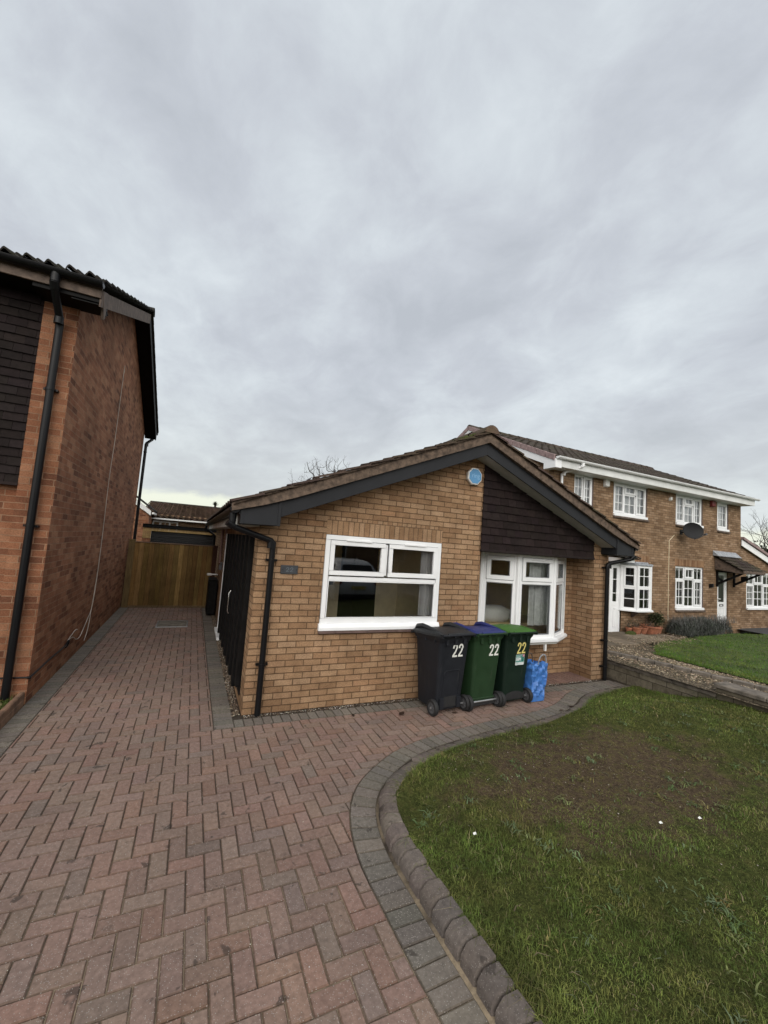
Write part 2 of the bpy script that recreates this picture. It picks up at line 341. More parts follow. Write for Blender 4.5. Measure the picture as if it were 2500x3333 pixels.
def tag(o, label=None, cat=None, group=None, kind=None):
    if label: o['label'] = label
    if cat: o['category'] = cat
    if group: o['group'] = group
    if kind: o['kind'] = kind
    if kind is None and label and o.type == 'MESH' and o.parent is None and o.location.length == 0:      # origin at the thing's base
        n = len(o.data.vertices); a = np.zeros(n*3, np.float32); o.data.vertices.foreach_get('co', a); a = a.reshape(-1, 3)
        b = Vector((float((a[:, 0].min()+a[:, 0].max())/2), float((a[:, 1].min()+a[:, 1].max())/2), float(a[:, 2].min()))); o.data.transform(Matrix.Translation(-b)); o.location = b; ORG[o.name] = b
    return o
def thing(name, label, cat, loc=(0, 0, 0), group=None, rz=0):
    o = bpy.data.objects.new(name, None); COL.objects.link(o); o.location = loc; o.rotation_euler = (0, 0, rz); o.empty_display_size = .2
    ORG[o.name] = Vector(loc); return tag(o, label, cat, group)
def local(root): ORG[root.name] = Vector(); return root
def jit(c, a): k = 1+random.uniform(-a, a); return (c[0]*k, c[1]*k*(1+random.uniform(-a, a)*.25), c[2]*k*(1+random.uniform(-a, a)*.25))

# wall sheet with openings: P(u, z) -> xyz, top(u) height, openings (u0, u1, z0, z1), reveals pushed inward by vector d
def wall_sheet(mb, P, us, base, top, ops, d=None):
    us = sorted(set([round(u, 4) for u in us]+[round(v, 4) for o in ops for v in o[:2]]))
    for a, b in zip(us[:-1], us[1:]):
        m = (a+b)/2; zs = [(base, None)]; cuts = sorted([(o[2], o[3]) for o in ops if o[0]-1e-6 <= a and b <= o[1]+1e-6]); z = base; segs = []
        for c0, c1 in cuts:
            if c0 > z: segs.append((z, c0))
            z = c1
        for z0, z1 in segs: mb.quad(P(a, z0), P(b, z0), P(b, z1), P(a, z1))
        mb.quad(P(a, z), P(b, z), P(b, top(b)), P(a, top(a)))
    if d is not None:
        ad = lambda p: tuple(x+y for x, y in zip(p, d))
        for u0, u1, z0, z1 in ops:
            c = [P(u0, z0), P(u1, z0), P(u1, z1), P(u0, z1)]
            for i in range(4): mb.quad(c[i], c[(i+1) % 4], ad(c[(i+1) % 4]), ad(c[i]))

def tiled_roof(mb, O, U, V, N, W, L, tw=.3, course=.34, amp=.018, step=.022, base=(1, 1, 1), var=.2, thick=.03, prof='pan', nu=6):
    O, U, V, N = map(Vector, (O, U, V, N)); nt_ = max(1, int(round(W/tw))); tw = W/nt_; nc = max(1, int(round(L/course))); course = L/nc
    def wv(t):
        if prof == 'flat': return 0 if t > .04 else -amp*.5
        return amp*(math.sin(2*math.pi*t)+.35*math.sin(4*math.pi*t))
    pt = lambda u, v, h: tuple(O+U*u+V*v+N*h)
    for c in range(nc):
        for k in range(nt_):
            j = random.uniform(-.004, .004); col = jit(base, var); sh = (.5 if (prof == 'flat' and c % 2) else 0)*tw
            for i in range(nu):
                a, b = i/nu, (i+1)/nu; ua, ub = min(W, k*tw+a*tw+sh), min(W, k*tw+b*tw+sh)
                if ub-ua < 1e-5: continue
                v0, v1 = c*course, (c+1)*course+.01
                ha, hb = wv(a)+j, wv(b)+j
                mb.add([pt(ua, v0, ha+step-.022), pt(ub, v0, hb+step-.022), pt(ub, v0, hb+step), pt(ua, v0, ha+step), pt(ub, v1, hb), pt(ua, v1, ha)], [(0, 1, 2, 3), (3, 2, 4, 5)], col)
            if k in (0, nt_-1):
                u = 0 if k == 0 else W; h = wv(0)+j
                mb.add([pt(u, v0, h+step-.024), pt(u, v0, h+step), pt(u, v1, h), pt(u, v1, h-.024)], [(0, 1, 2, 3)], col)
    mb.add([pt(0, 0, -thick), pt(W, 0, -thick), pt(W, L, -thick), pt(0, L, -thick)], [(3, 2, 1, 0)], base)

def gutter(mb, a, b, r=.06, n=8):
    a, b = Vector(a), Vector(b); d = (b-a).normalized(); h = d.cross(Vector((0, 0, 1))).normalized()
    for rr in (r, r-.006):
        mb.loft([[tuple(p+h*math.cos(t)*rr+Vector((0, 0, -math.sin(t)*rr))) for t in [math.pi*i/n for i in range(n+1)]] for p in (a, b)], False, closed=False)
    for p in (a, b): mb.add([tuple(p+h*math.cos(t)*r+Vector((0, 0, -math.sin(t)*r))) for t in [math.pi*i/n for i in range(n+1)]], [tuple(range(n+1))])
    return mb

def hung_tiles(mb, P, u0, u1, zs, top, out, tw=.165, base=(.019, .013, .0125)):
    """P(u,z,n) -> xyz; courses between zs; clipped under top(u); n outward"""
    for i in range(len(zs)-1):
        z0, z1 = zs[i], zs[i+1]+.02; u = u0-(tw/2 if i % 2 else 0)
        while u < u1-1e-4:
            a, b = max(u, u0)+.0015, min(u+tw, u1)-.0015; u += tw
            if b-a < .01: continue
            ta, tb = top(a), top(b); poly = [(a, z0), (b, z0)]
            if min(ta, tb) <= z0+.004:
                if max(ta, tb) <= z0+.01: continue
                uc = a+(b-a)*(ta-z0)/(ta-tb); poly = [(a, z0), (uc, z0), (a, min(ta, z1))] if ta > tb else [(uc, z0), (b, z0), (b, min(tb, z1))]
            else: poly = [(a, z0), (b, z0), (b, min(z1, tb)), (a, min(z1, ta))]
            dz = random.uniform(-.003, .003); tl = random.uniform(.85, 1.15); col = jit(base, .22)
            off = lambda z, e: out+e+.022*tl*max(0, (z1-z))/(z1-z0)
            f0 = [P(q[0], q[1]+(dz if q[1] == z0 else 0), off(q[1], 0)) for q in poly]; b0 = [P(q[0], q[1], off(q[1], -.012)) for q in poly]
            n = len(poly); mb.add(f0+b0, [tuple(range(n))]+[(k, (k+1) % n, n+(k+1) % n, n+k) for k in range(n)], col)

# window: frame + panes + bars in a local plane. lights = list of (u0,v0,u1,v1,sash,ncol,nrow)
def window(parent, O, U, N, W, H, lights, fw=.055, name='window', sill=None, m='upvc', bars_w=.018, depth=.06, vents=()):
    O, U, N = Vector(O), Vector(U), Vector(N); V = Vector((0, 0, 1)); T = (O, U, V, N)
    fr = MB(); fr.T = T; fr.rframe(0, 0, W, H, fw, -depth, 0)
    us = sorted(set([l[0] for l in lights]+[l[2] for l in lights])); 
    gl = MB(); gl.T = T; gl.closed_ok = False; br = MB(); br.T = T; sl = MB(); sl.T = T
    for (u0, v0, u1, v1, sash, nc, nr) in lights:
        # surrounding bars where a light does not touch the outer frame
        i = .0
        if u1 < W-fw-.001: fr.box(u1, u1+.05, v0, v1, -depth, -.002)
        if v1 < H-fw-.001: fr.box(u0, u1, v1, v1+.05, -depth+.001, -.003)
        if sash:
            fr.rframe(u0-.012, v0-.012, u1+.012, v1+.012, .058, -.03, .016); sl.rframe(u0+.034, v0+.034, u1-.034, v1-.034, .014, -.02, .008); i = .045
            br.rframe(u0-.016, v0-.016, u1+.016, v1+.016, .006, -.01, .002)
        else: sl.rframe(u0-.001, v0-.001, u1+.001, v1+.001, .012, -.03, -.006); i = .010
        a0, b0, a1, b1 = u0+i, v0+i, u1-i, v1-i
        gl.quad((a0, b0, -.022), (a1, b0, -.022), (a1, b1, -.022), (a0, b1, -.022))
        for k in range(1, nc): c = a0+(a1-a0)*k/nc; fr.box(c-bars_w/2, c+bars_w/2, b0, b1, -.030, -.012)
        for k in range(1, nr): c = b0+(b1-b0)*k/nr; fr.box(a0, a1, c-bars_w/2, c+bars_w/2, -.0295, -.0125)
    for (a, b, z) in vents: fr.box(a, b, z, z+.022, 0, .034)
    w = fr.build(name, M[m], parent, .003); sl.build('glazing_bead', M[m], w, .002)
    if br.f: br.build('seal', M['seal'], w)
    gl.build('pane', M['glass'], w)
    if sill: sill.build('sill', M[m], w, .003)
    return w

def two(mb, x, y, h, w, t, d=.002, s=1):     # a bold condensed digit 2, lower left at (x,y) in mb's plane
    c = []
    r = w/2-t/2; cx, cy = x+w/2, y+h-w/2
    for k in range(0, 13): a = R(180-k*17.5); c.append((cx+r*math.cos(a), cy+r*math.sin(a)*1.08))
    c = [(c[0][0], c[0][1]-h*.09)]+c+[(x+w*.62, y+h*.42), (x+t*.62, y+t*.9), (x+t*.55, y)]
    L, Rr = [], []
    for i, p in enumerate(c):
        q0, q1 = c[max(0, i-1)], c[min(len(c)-1, i+1)]; dx, dy = q1[0]-q0[0], q1[1]-q0[1]; l = math.hypot(dx, dy)
        nx, ny = -dy/l*t/2, dx/l*t/2; L.append((p[0]+nx, max(y, p[1]+ny))); Rr.append((p[0]-nx, max(y, p[1]-ny)))
    for i in range(len(c)-1): mb.quad((*L[i], d), (*L[i+1], d), (*Rr[i+1], d), (*Rr[i], d))
    mb.quad((x, y, d+.0002), (x+w, y, d+.0002), (x+w, y+t*.95, d+.0002), (x, y+t*.95, d+.0002))

def catmull(pts, step):
    P = [np.array(p, float) for p in pts]; P = [2*P[0]-P[1]]+P+[2*P[-1]-P[-2]]; out = []
    for i in range(1, len(P)-2):
        for t in np.linspace(0, 1, 40, endpoint=False):
            a, b, c, d = P[i-1:i+3]; out.append(.5*((2*b)+(-a+c)*t+(2*a-5*b+4*c-d)*t*t+(-a+3*b-3*c+d)*t**3))
    out.append(P[-2]); out = np.array(out); s = np.r_[0, np.cumsum(np.linalg.norm(np.diff(out, axis=0), axis=1))]
    n = int(round(s[-1]/step)); ss = np.linspace(0, s[-1], n+1)
    return np.stack([np.interp(ss, s, out[:, k]) for k in range(out.shape[1])], 1)
def offset(c, d):
    t = np.gradient(c, axis=0); t /= np.linalg.norm(t, axis=1)[:, None]; return c+np.stack([-t[:, 1], t[:, 0]], 1)*d

# ================================================================== GROUND, DRIVE, LAWNS
def sstep(a, b, x): t = min(1, max(0, (x-a)/(b-a))); return t*t*(3-2*t)
g = MB(); g.quad((-300, -300, -.12), (300, -300, -.12), (300, 300, -.12), (-300, 300, -.12)); tag(g.build('ground', simple('rough_grass', (.055, .07, .025), .95, .3, .4)), kind='structure')
g = MB(); g.quad((-40, -20, -.075), (40, -20, -.075), (40, -8.3, -.075), (-40, -8.3, -.075)); tag(g.build('road', M['asphalt']), kind='structure')

KB = catmull([(.72, -8.2), (.72, -5), (.72, -3.5), (.712, -3.15), (.71, -2.8), (.71, -2.6), (.72, -2.45), (.745, -2.29), (.785, -2.14), (.85, -1.98), (.95, -1.83), (1.06, -1.72), (1.2, -1.61), (1.36, -1.5), (1.53, -1.41), (1.75, -1.33), (2.05, -1.26), (2.4, -1.2), (2.9, -1.13), (3.4, -1.09), (3.8, -1.03), (4.2, -.93), (4.55, -.78), (4.85, -.62), (5.2, -.5), (5.7, -.42), (6.22, -.40)], .02)
OUT = offset(KB, .225)
# ---- pavers
RED_P = [(.212, .146, .122)]*4+[(.206, .146, .123)]*4+[(.220, .146, .120)]*2+[(.198, .145, .123)]*2+[(.210, .152, .128)]*2+[(.184, .142, .122), (.216, .140, .114)]
GREY_P = [(.148, .132, .116), (.158, .140, .122), (.138, .126, .112), (.152, .133, .115)]
def paver(mb, poly, col, z=0, cham=.0055, gap=.0024):
    p = [np.array(q, float) for q in poly]; n = len(p); ar = sum(p[i][0]*p[(i+1) % n][1]-p[(i+1) % n][0]*p[i][1] for i in range(n))
    if abs(ar) < .0012: return
    if ar < 0: p = p[::-1]
    def inset(d):
        r = []
        for i in range(n):
            a, b, c = p[i-1], p[i], p[(i+1) % n]; e0 = (b-a)/max(1e-6, np.linalg.norm(b-a)); e1 = (c-b)/max(1e-6, np.linalg.norm(c-b))
            n0, n1 = np.array([-e0[1], e0[0]]), np.array([-e1[1], e1[0]]); k = 1+n0.dot(n1)
            r.append(b+(n0+n1)/max(.5, k)*d)
        return r
    o, i_ = inset(gap), inset(gap+cham); tz = random.gauss(0, .0011); tx, ty = random.gauss(0, .006), random.gauss(0, .006); cx, cy = sum(q[0] for q in p)/n, sum(q[1] for q in p)/n
    h = lambda q, dz: (q[0], q[1], z+dz+tz+(q[0]-cx)*tx+(q[1]-cy)*ty)
    mb.add([h(q, 0) for q in i_]+[h(q, -cham*.9) for q in o]+[h(q, -.03) for q in o],
           [tuple(range(n))]+[(n+k, n+(k+1) % n, (k+1) % n, k) for k in range(n)]+[(2*n+k, 2*n+(k+1) % n, n+(k+1) % n, n+k) for k in range(n)], col)
    k_ = len(mb.c); mb.c[k_-2*n:] = [(col[0]*.68, col[1]*.66, col[2]*.62)]*(2*n)      # dirt settles in the joints
def clip(poly, a, nrm):        # keep side where (p-a).nrm <= 0
    out = []
    for i in range(len(poly)):
        p, q = poly[i], poly[(i+1) % len(poly)]; dp = (p[0]-a[0])*nrm[0]+(p[1]-a[1])*nrm[1]; dq = (q[0]-a[0])*nrm[0]+(q[1]-a[1])*nrm[1]
        if dp <= 0: out.append(p)
        if dp*dq < 0: t = dp/(dp-dq); out.append((p[0]+(q[0]-p[0])*t, p[1]+(q[1]-p[1])*t))
    return out
on = np.gradient(OUT, axis=0); on /= np.linalg.norm(on, axis=1)[:, None]; ON = np.stack([on[:, 1], -on[:, 0]], 1)      # towards the lawn
pv = MB(); p_ = .1045
XL, XR, YF = -2.03, -.305, -.285
for i in range(-40, 90):
    for j in range(-90, 75):
        k = (i-j) % 4
        if k not in (0, 3): continue
        x0, y0 = -.02+i*p_, -.29+j*p_; x1, y1 = (x0+2*p_, y0+p_) if k == 0 else (x0+p_, y0+2*p_)
        poly = [(x0, y0), (x1, y0), (x1, y1), (x0, y1)]; cx, cy = (x0+x1)/2, (y0+y1)/2
        if x1 < XL or x0 > 6.25 or y0 < -8.2 or y0 > 7.36: continue
        if y1 > 7.36: poly = clip(poly, (0, 7.36), (0, 1))
        if x0 < XL < x1: poly = clip(poly, (XL, 0), (-1, 0))
        if cy > YF or cx < XR:
            if cx > XR+.1: continue
            if x1 > XR and y1 > YF: poly = clip(poly, (XR, 0), (1, 0))
        elif y1 > YF: poly = clip(poly, (0, YF), (0, 1))
        dd = ((OUT-np.array([cx, cy]))**2).sum(1); m = dd.argmin(); sd_ = (np.array([cx, cy])-OUT[m]).dot(ON[m])
        if sd_ > .13: continue
        if abs(sd_) < .2: poly = clip(poly, OUT[m], ON[m])
        if len(poly) >= 3: paver(pv, poly, jit(random.choice(RED_P), .09))
for y in np.arange(-8.2, 7.3, .1045):        # grey soldier course along the left
    paver(pv, [(-2.232, y), (XL, y), (XL, y+.1045), (-2.232, y+.1045)], jit(random.choice(GREY_P), .1), .001)
for y in np.arange(.02, 7.3, .1045): paver(pv, [(XR, y), (-.098, y), (-.098, y+.1045), (XR, y+.1045)], jit(random.choice(GREY_P), .1), .001)
for y in (-.285, -.183, -.081): paver(pv, [(XR, y), (-.098, y), (-.098, y+.101), (XR, y+.101)], jit(random.choice(GREY_P), .1), .001)
for x in np.arange(-.098, 6.1, .1045): paver(pv, [(x, YF), (x+.1045, YF), (x+.1045, -.092), (x, -.092)], jit(random.choice(GREY_P), .1), .001)
for x in np.arange(3.30, 5.8, .1045):
    for y, h in ((-.03, .215), (.185, .215), (.4, .05)): paver(pv, [(x, y), (x+.1045, y), (x+.1045, y+h), (x, y+h)], jit((.17, .105, .088), .1), .012)
s = np.r_[0, np.cumsum(np.linalg.norm(np.diff(KB, axis=0), axis=1))]; nb = int(s[-1]/.1085)
for k in range(nb):
    a, b = k*s[-1]/nb, (k+1)*s[-1]/nb; q = lambda c, t: (float(np.interp(t, s, c[:, 0])), float(np.interp(t, s, c[:, 1])))
    KI = offset(KB, .02) if k == 0 else KI
    paver(pv, [q(OUT, a), q(OUT, b), q(KI, b), q(KI, a)], jit(random.choice(GREY_P), .11), .002)
tag(pv.build('driveway', M['paver']), kind='structure')
bed = MB(); bed.quad((-2.4, -8.3, -.008), (6.4, -8.3, -.008), (6.4, .5, -.008), (-2.4, .5, -.008)); bed.quad((-2.4, .5, -.008), (0, .5, -.008), (0, 7.5, -.008), (-2.4, 7.5, -.008))
t = NT('jointing_sand'); n_ = t.noise(1.3, 4, .6); n2_ = t.noise(40, 4, .7)
yy = t.n('ShaderNodeSeparateXYZ'); t.l(t.tc.outputs['Object'], yy.inputs[0])
sandf = t.math('MULTIPLY', t.map(n_, .38, .58, 0, 1), t.map(yy.outputs[1], -1.6, -2.6, 0, 1))
t.bump(n2_, .5, .004); M['sand'] = t.done(t.mix(1, t.mix(sandf, (.050, .041, .033), (.27, .215, .15)), t.ramp(n2_, [(.3, (.7,)*3), (.7, (1.25,)*3)]), 'MULTIPLY'), .95, .1)
tag(bed.build('paving_bed', M['sand']), kind='structure')
# ---- raised kerb of bull-nosed blocks
kb = MB(); s = np.r_[0, np.cumsum(np.linalg.norm(np.diff(KB, axis=0), axis=1))]
tg = np.gradient(KB, axis=0); tg /= np.linalg.norm(tg, axis=1)[:, None]; NR = np.stack([tg[:, 1], -tg[:, 0]], 1)
send = s[np.argmin(((KB-np.array([1.45, -1.45]))**2).sum(1))]; nbk = int(s[-1]/.129)
def kh(t): return .098-.082*sstep(send-1.1, send+.25, t)
for k in range(nbk):
    a, b = k*s[-1]/nbk+.0045, (k+1)*s[-1]/nbk-.0045; col = jit(random.choice([(.128, .107, .096), (.140, .118, .105), (.116, .100, .091)]), .12); rings = []; dz = random.gauss(0, .004); dn = random.gauss(0, .003)
    for t_, e in ((a, .012), (a+.009, 0), (b-.009, 0), (b, .012)):
        c = np.array([np.interp(t_, s, KB[:, 0]), np.interp(t_, s, KB[:, 1])]); n = np.array([np.interp(t_, s, NR[:, 0]), np.interp(t_, s, NR[:, 1])]); h = kh(t_)
        pr = [(.0, -.05), (.0, h*.50), (.006, h*.62), (.040, h*.97), (.052, h), (.126, h), (.133, h-.006), (.133, -.05)]
        rings.append([(*(c+n*(u+dn+(e if u < .06 else -e*.4))), (z-e if z > 0 else z)+dz) for u, z in pr])
    kb.loft(rings, True, col)
tag(kb.build('kerb', M['kerb'], smooth=40), kind='structure')
sj = MB()
for k in range(0, len(KB)-1):
    a, b = KB[k], KB[k+1]; n0, n1 = NR[k], NR[k+1]
    sj.quad((*(a-n0*.024), -.004), (*(b-n1*.024), -.004), (*(b+n1*.02), .006), (*(a+n0*.02), .006))
tag(sj.build('kerb_joint_sand', M['sand']), kind='structure')

# ---- lawn in front of the bungalow
LK = offset(KB, -.125)[::6]; nL = len(LK); sL = np.linspace(0, 1, nL)
def lawn_h(x, y): return .070+.19*sstep(2.8, 6.3, x)*sstep(-.5, -1.9, y)+.012*math.sin(x*2.3+y*1.7)+.010*math.sin(x*4.1-y*3.3) - .05*sstep(1.2, 2.2, x)*(1-sstep(-1.0, -1.9, y))
RB = np.array([(6.28, -8.2+(7.62)*min(1, t_*1.0)) for t_ in sL]); RB[-1] = LK[-1]; RB[:, 1] = np.interp(sL, [0, .55, .8, 1], [-8.2, -2.2, -1.0, LK[-1, 1]])
NT_ = 46; lawn_v = []; lawn_f = []
for i in range(nL):
    for k in range(NT_+1):
        f = (k/NT_)**1.15; p = LK[i]*(1-f)+RB[i]*f; e = min(1, k/3); lawn_v.append((p[0], p[1], lawn_h(*p)*e+kh(s[min(len(s)-1, i*6)])*(1-e)*.75+random.gauss(0, .003)))
for i in range(nL-1):
    for k in range(NT_): a = i*(NT_+1)+k; lawn_f.append((a, a+1, a+NT_+2, a+NT_+1))
lm = MB(); lm.v = lawn_v; lm.f = lawn_f; lm.c = [(1, 1, 1)]*len(lawn_f)
t = NT('lawn_soil'); sx = t.n('ShaderNodeVectorMath', operation='SUBTRACT'); t.l(t.tc.outputs['Object'], sx.inputs[0]); sx.inputs[1].default_value = (2.95, -2.35, 0)
mp = t.n('ShaderNodeMapping'); mp.inputs['Rotation'].default_value = (0, 0, R(14)); mp.inputs['Scale'].default_value = (.60, .95, 0); t.l(sx.outputs[0], mp.inputs[0])
ln_ = t.n('ShaderNodeVectorMath', operation='LENGTH'); t.l(mp.outputs[0], ln_.inputs[0])
na, nb_, nc_ = t.noise(3.2, 6, .65), t.noise(45, 6, .75), t.noise(12, 5, .7)
rad = t.math('ADD', ln_.outputs['Value'], t.math('MULTIPLY', t.math('SUBTRACT', na, .5), 1.9)); soilm = t.map(rad, .55, 1.0, 1, 0)
green = t.ramp(nc_, [(.3, (.040, .052, .014)), (.55, (.082, .094, .026)), (.72, (.12, .112, .038))])
brown = t.ramp(nc_, [(.3, (.066, .047, .031)), (.50, (.118, .085, .054)), (.63, (.128, .108, .045))])
cc = t.mix(1, t.mix(soilm, green, brown), t.ramp(nb_, [(.3, (.38,)*3), (.7, (1.55,)*3)]), 'MULTIPLY'); t.bump(nb_, 1, .04)
M['lawn'] = t.done(cc, .95, .1)
tag(lm.build('lawn', M['lawn'], smooth=180), kind='structure')

# ---- grass blades (one mesh each, uncountable)
def fbm(x, y, f, seed):
    rs = np.random.RandomState(seed); o = np.zeros_like(x)
    for k in range(5):
        a = rs.uniform(0, 6.28, 4); d = rs.uniform(0, 6.28, 2); q = f*1.85**k
        o += (np.sin(q*(x*np.cos(d[0])+y*np.sin(d[0]))+a[0]+1.7*np.sin(q*.6*y+a[2]))*np.sin(q*(x*np.cos(d[1])+y*np.sin(d[1]))+a[1]+1.3*np.sin(q*.7*x+a[3])))*.62**k
    return o
def blades(name, P, H, Wd, C, lean=.7, curl=.5):
    n = len(P); th = np.random.uniform(0, 2*np.pi, n); d = np.stack([np.cos(th), np.sin(th), np.zeros(n)], 1); side = np.stack([-d[:, 1], d[:, 0], np.zeros(n)], 1)
    ln = np.random.uniform(.15, 1, n)*lean; up = np.array([0, 0, 1.]); v = np.zeros((n, 5, 3))
    mid = P+d*(ln*H*.45)[:, None]+up*(H*.62)[:, None]; tip = P+d*(ln*H*(1+curl))[:, None]+up*(H*np.clip(1-.35*ln*curl*2, .4, 1))[:, None]
    w = side*(Wd/2)[:, None]; v[:, 0] = P-w; v[:, 1] = P+w; v[:, 2] = mid+w*.8; v[:, 3] = mid-w*.8; v[:, 4] = tip
    me = bpy.data.meshes.new(name); me.vertices.add(n*5); me.vertices.foreach_set('co', v.astype(np.float32).ravel())
    b = np.arange(n)*5; loops = np.stack([b, b+1, b+2, b+3, b+3, b+2, b+4], 1).astype(np.int32); me.loops.add(n*7); me.loops.foreach_set('vertex_index', loops.ravel())
    me.polygons.add(n*2); st = np.stack([np.arange(n)*7, np.arange(n)*7+4], 1).astype(np.int32); me.polygons.foreach_set('loop_start', st.ravel())
    me.update(calc_edges=True); at = me.color_attributes.new('Col', 'FLOAT_COLOR', 'POINT'); c4 = np.concatenate([C, np.ones((n, 1))], 1); cc = np.repeat(c4[:, None, :], 5, 1); cc[:, 4, :3] *= 1.25
    at.data.foreach_set('color', cc.astype(np.float32).ravel()); me.materials.append(M['blade']); o = bpy.data.objects.new(name, me); COL.objects.link(o); return o
def grasscol(x, y, base=(.104, .148, .030)):
    n = len(x); k = fbm(x, y, 2.4, 5); k2 = fbm(x, y, 9, 6); r = np.random.rand(n)
    G = np.array(base); Y = np.array((.185, .172, .052)); B = np.array((.070, .118, .030)); D = np.array((.25, .205, .11))
    f = np.clip(.27+.34*k+.26*k2, 0, 1)[:, None]; c = G*(1-f)+Y*f; c = np.where((r < .3)[:, None], c*.5+B*.5, c); c = np.where((r > .93)[:, None], D, c)
    return c*(np.random.uniform(.6, 1.3, n)*np.clip(1+.30*fbm(x, y, 4.5, 31)+.2*fbm(x, y, 14, 33), .45, 1.7))[:, None]
# sample the lawn
V_ = np.array(lawn_v); F_ = np.array(lawn_f); A, Bq, Cq, Dq = (V_[F_[:, i]] for i in range(4)); ar = .5*np.linalg.norm(np.cross(Cq-A, Dq-Bq), axis=1)
cen = (A+Cq)/2; camp = np.array([-.709, -5.05]); dist = np.linalg.norm(cen[:, :2]-camp, axis=1); vis = (cen[:, 1] > -4.6)
dens = np.clip(44000/(dist**1.3), 5000, 20000)*vis; N = int((ar*dens).sum()); pick = np.random.choice(len(F_), N, p=ar*dens/(ar*dens).sum()); u, v = np.random.rand(N, 1), np.random.rand(N, 1)
P = (A[pick]*(1-u)+Bq[pick]*u)*(1-v)+(Dq[pick]*(1-u)+Cq[pick]*u)*v
x, y = P[:, 0], P[:, 1]; dx, dy = x-2.95, y+2.35; a = R(14); qx, qy = (dx*np.cos(a)-dy*np.sin(a))*.60, (dx*np.sin(a)+dy*np.cos(a))*.95
rr = np.hypot(qx, qy)+.30*fbm(x, y, 1.9, 9)+.26*fbm(x, y, 7, 3)+.16*fbm(x, y, 19, 4); keep = np.random.rand(N) < np.clip((rr-.34)/.60, .16, 1)
P, x, y, rr = P[keep], x[keep], y[keep], rr[keep]; n = len(P); lush = np.clip(fbm(x, y, 1.8, 21)*.6+.35*fbm(x, y, 8, 41)+.5, 0, 1.3); sparse = np.clip((rr-.6)/.7, .35, 1)
H = np.random.gamma(6, 1/6, n)*(.014+.013*lush)*sparse; Wd = np.random.uniform(.0014, .0028, n)*(1+.15*np.hypot(x+.7, y+5))*.75
C = grasscol(x, y); thin = np.clip(1.25-rr, 0, 1)[:, None]; C = C*(1-.55*thin)+np.array((.17, .135, .05))*.55*thin
tag(blades('grass', P, H, Wd, C, 1.0, .7), kind='stuff')
# broader clumps, weeds and dead wisps
n = 900; x = np.random.uniform(1, 6.1, n); y = np.random.uniform(-4.4, -.9, n); ok = np.array([(np.linalg.norm(LK-np.array([a, b]), axis=1).min() > .12 and b < -1.2-.0*a) for a, b in zip(x, y)]) & (x > .95); x, y = x[ok], y[ok]; n = len(x)
P = np.stack([x, y, [lawn_h(a, b)+.004 for a, b in zip(x, y)]], 1); C = np.where((np.random.rand(n) < .5)[:, None], np.array((.085, .10, .055)), np.array((.15, .125, .075)))*np.random.uniform(.6, 1.2, n)[:, None]
tag(blades('weed_wisps', P, np.random.uniform(.01, .035, n), np.random.uniform(.003, .010, n), C, 1.6, 1.2), kind='stuff')

def pebbles(name, pts, r0, r1, cols, squash=.6):
    mb = MB(); ico = [(1, 0, 0), (-1, 0, 0), (0, 1, 0), (0, -1, 0), (0, 0, 1), (0, 0, -1)]; fs = [(0, 2, 4), (2, 1, 4), (1, 3, 4), (3, 0, 4), (2, 0, 5), (1, 2, 5), (3, 1, 5), (0, 3, 5)]
    for p in pts:
        r = random.uniform(r0, r1); a = random.uniform(0, 6.3); ca, sa = math.cos(a), math.sin(a); k = random.uniform(.6, 1.1)
        mb.add([(p[0]+(q[0]*ca-q[1]*k*sa)*r*random.uniform(.8, 1.2), p[1]+(q[0]*sa+q[1]*k*ca)*r*random.uniform(.8, 1.2), p[2]+q[2]*r*squash) for q in ico], fs, jit(random.choice(cols), .25))
    return mb.build(name, M['stone'], bevel=0)
WH = [(.40, .38, .34), (.28, .25, .21), (.19, .15, .12), (.48, .46, .42)]
BRN = [(.085, .062, .045), (.12, .085, .06), (.055, .042, .032), (.20, .16, .12)]
gp = [(random.uniform(0.02, 3.28), -.045+random.gauss(0, .022), .002) for _ in range(950)]+[(random.uniform(3.3, 5.9), -.055+random.gauss(0, .02), .008) for _ in range(500)]
tag(pebbles('wall_gravel', gp, .004, .011, WH+BRN*2), kind='stuff')
gp = [(random.uniform(-.10, -.015), random.uniform(.0, 7.2), .0) for _ in range(2600)]
tag(pebbles('side_gravel', gp, .006, .018, BRN*4+WH[1:2]), kind='stuff')
lp = []
while len(lp) < 420:
    a, b = random.gauss(2.7, .9), random.gauss(-2.25, .55)
    if 1.3 < a < 5.2 and -3.6 < b < -1.4: lp.append((a, b, lawn_h(a, b)+.004))
tag(pebbles('lawn_stones', lp, .003, .009, BRN+[(.22, .19, .15), (.16, .13, .10), (.30, .27, .22)]), kind='stuff')
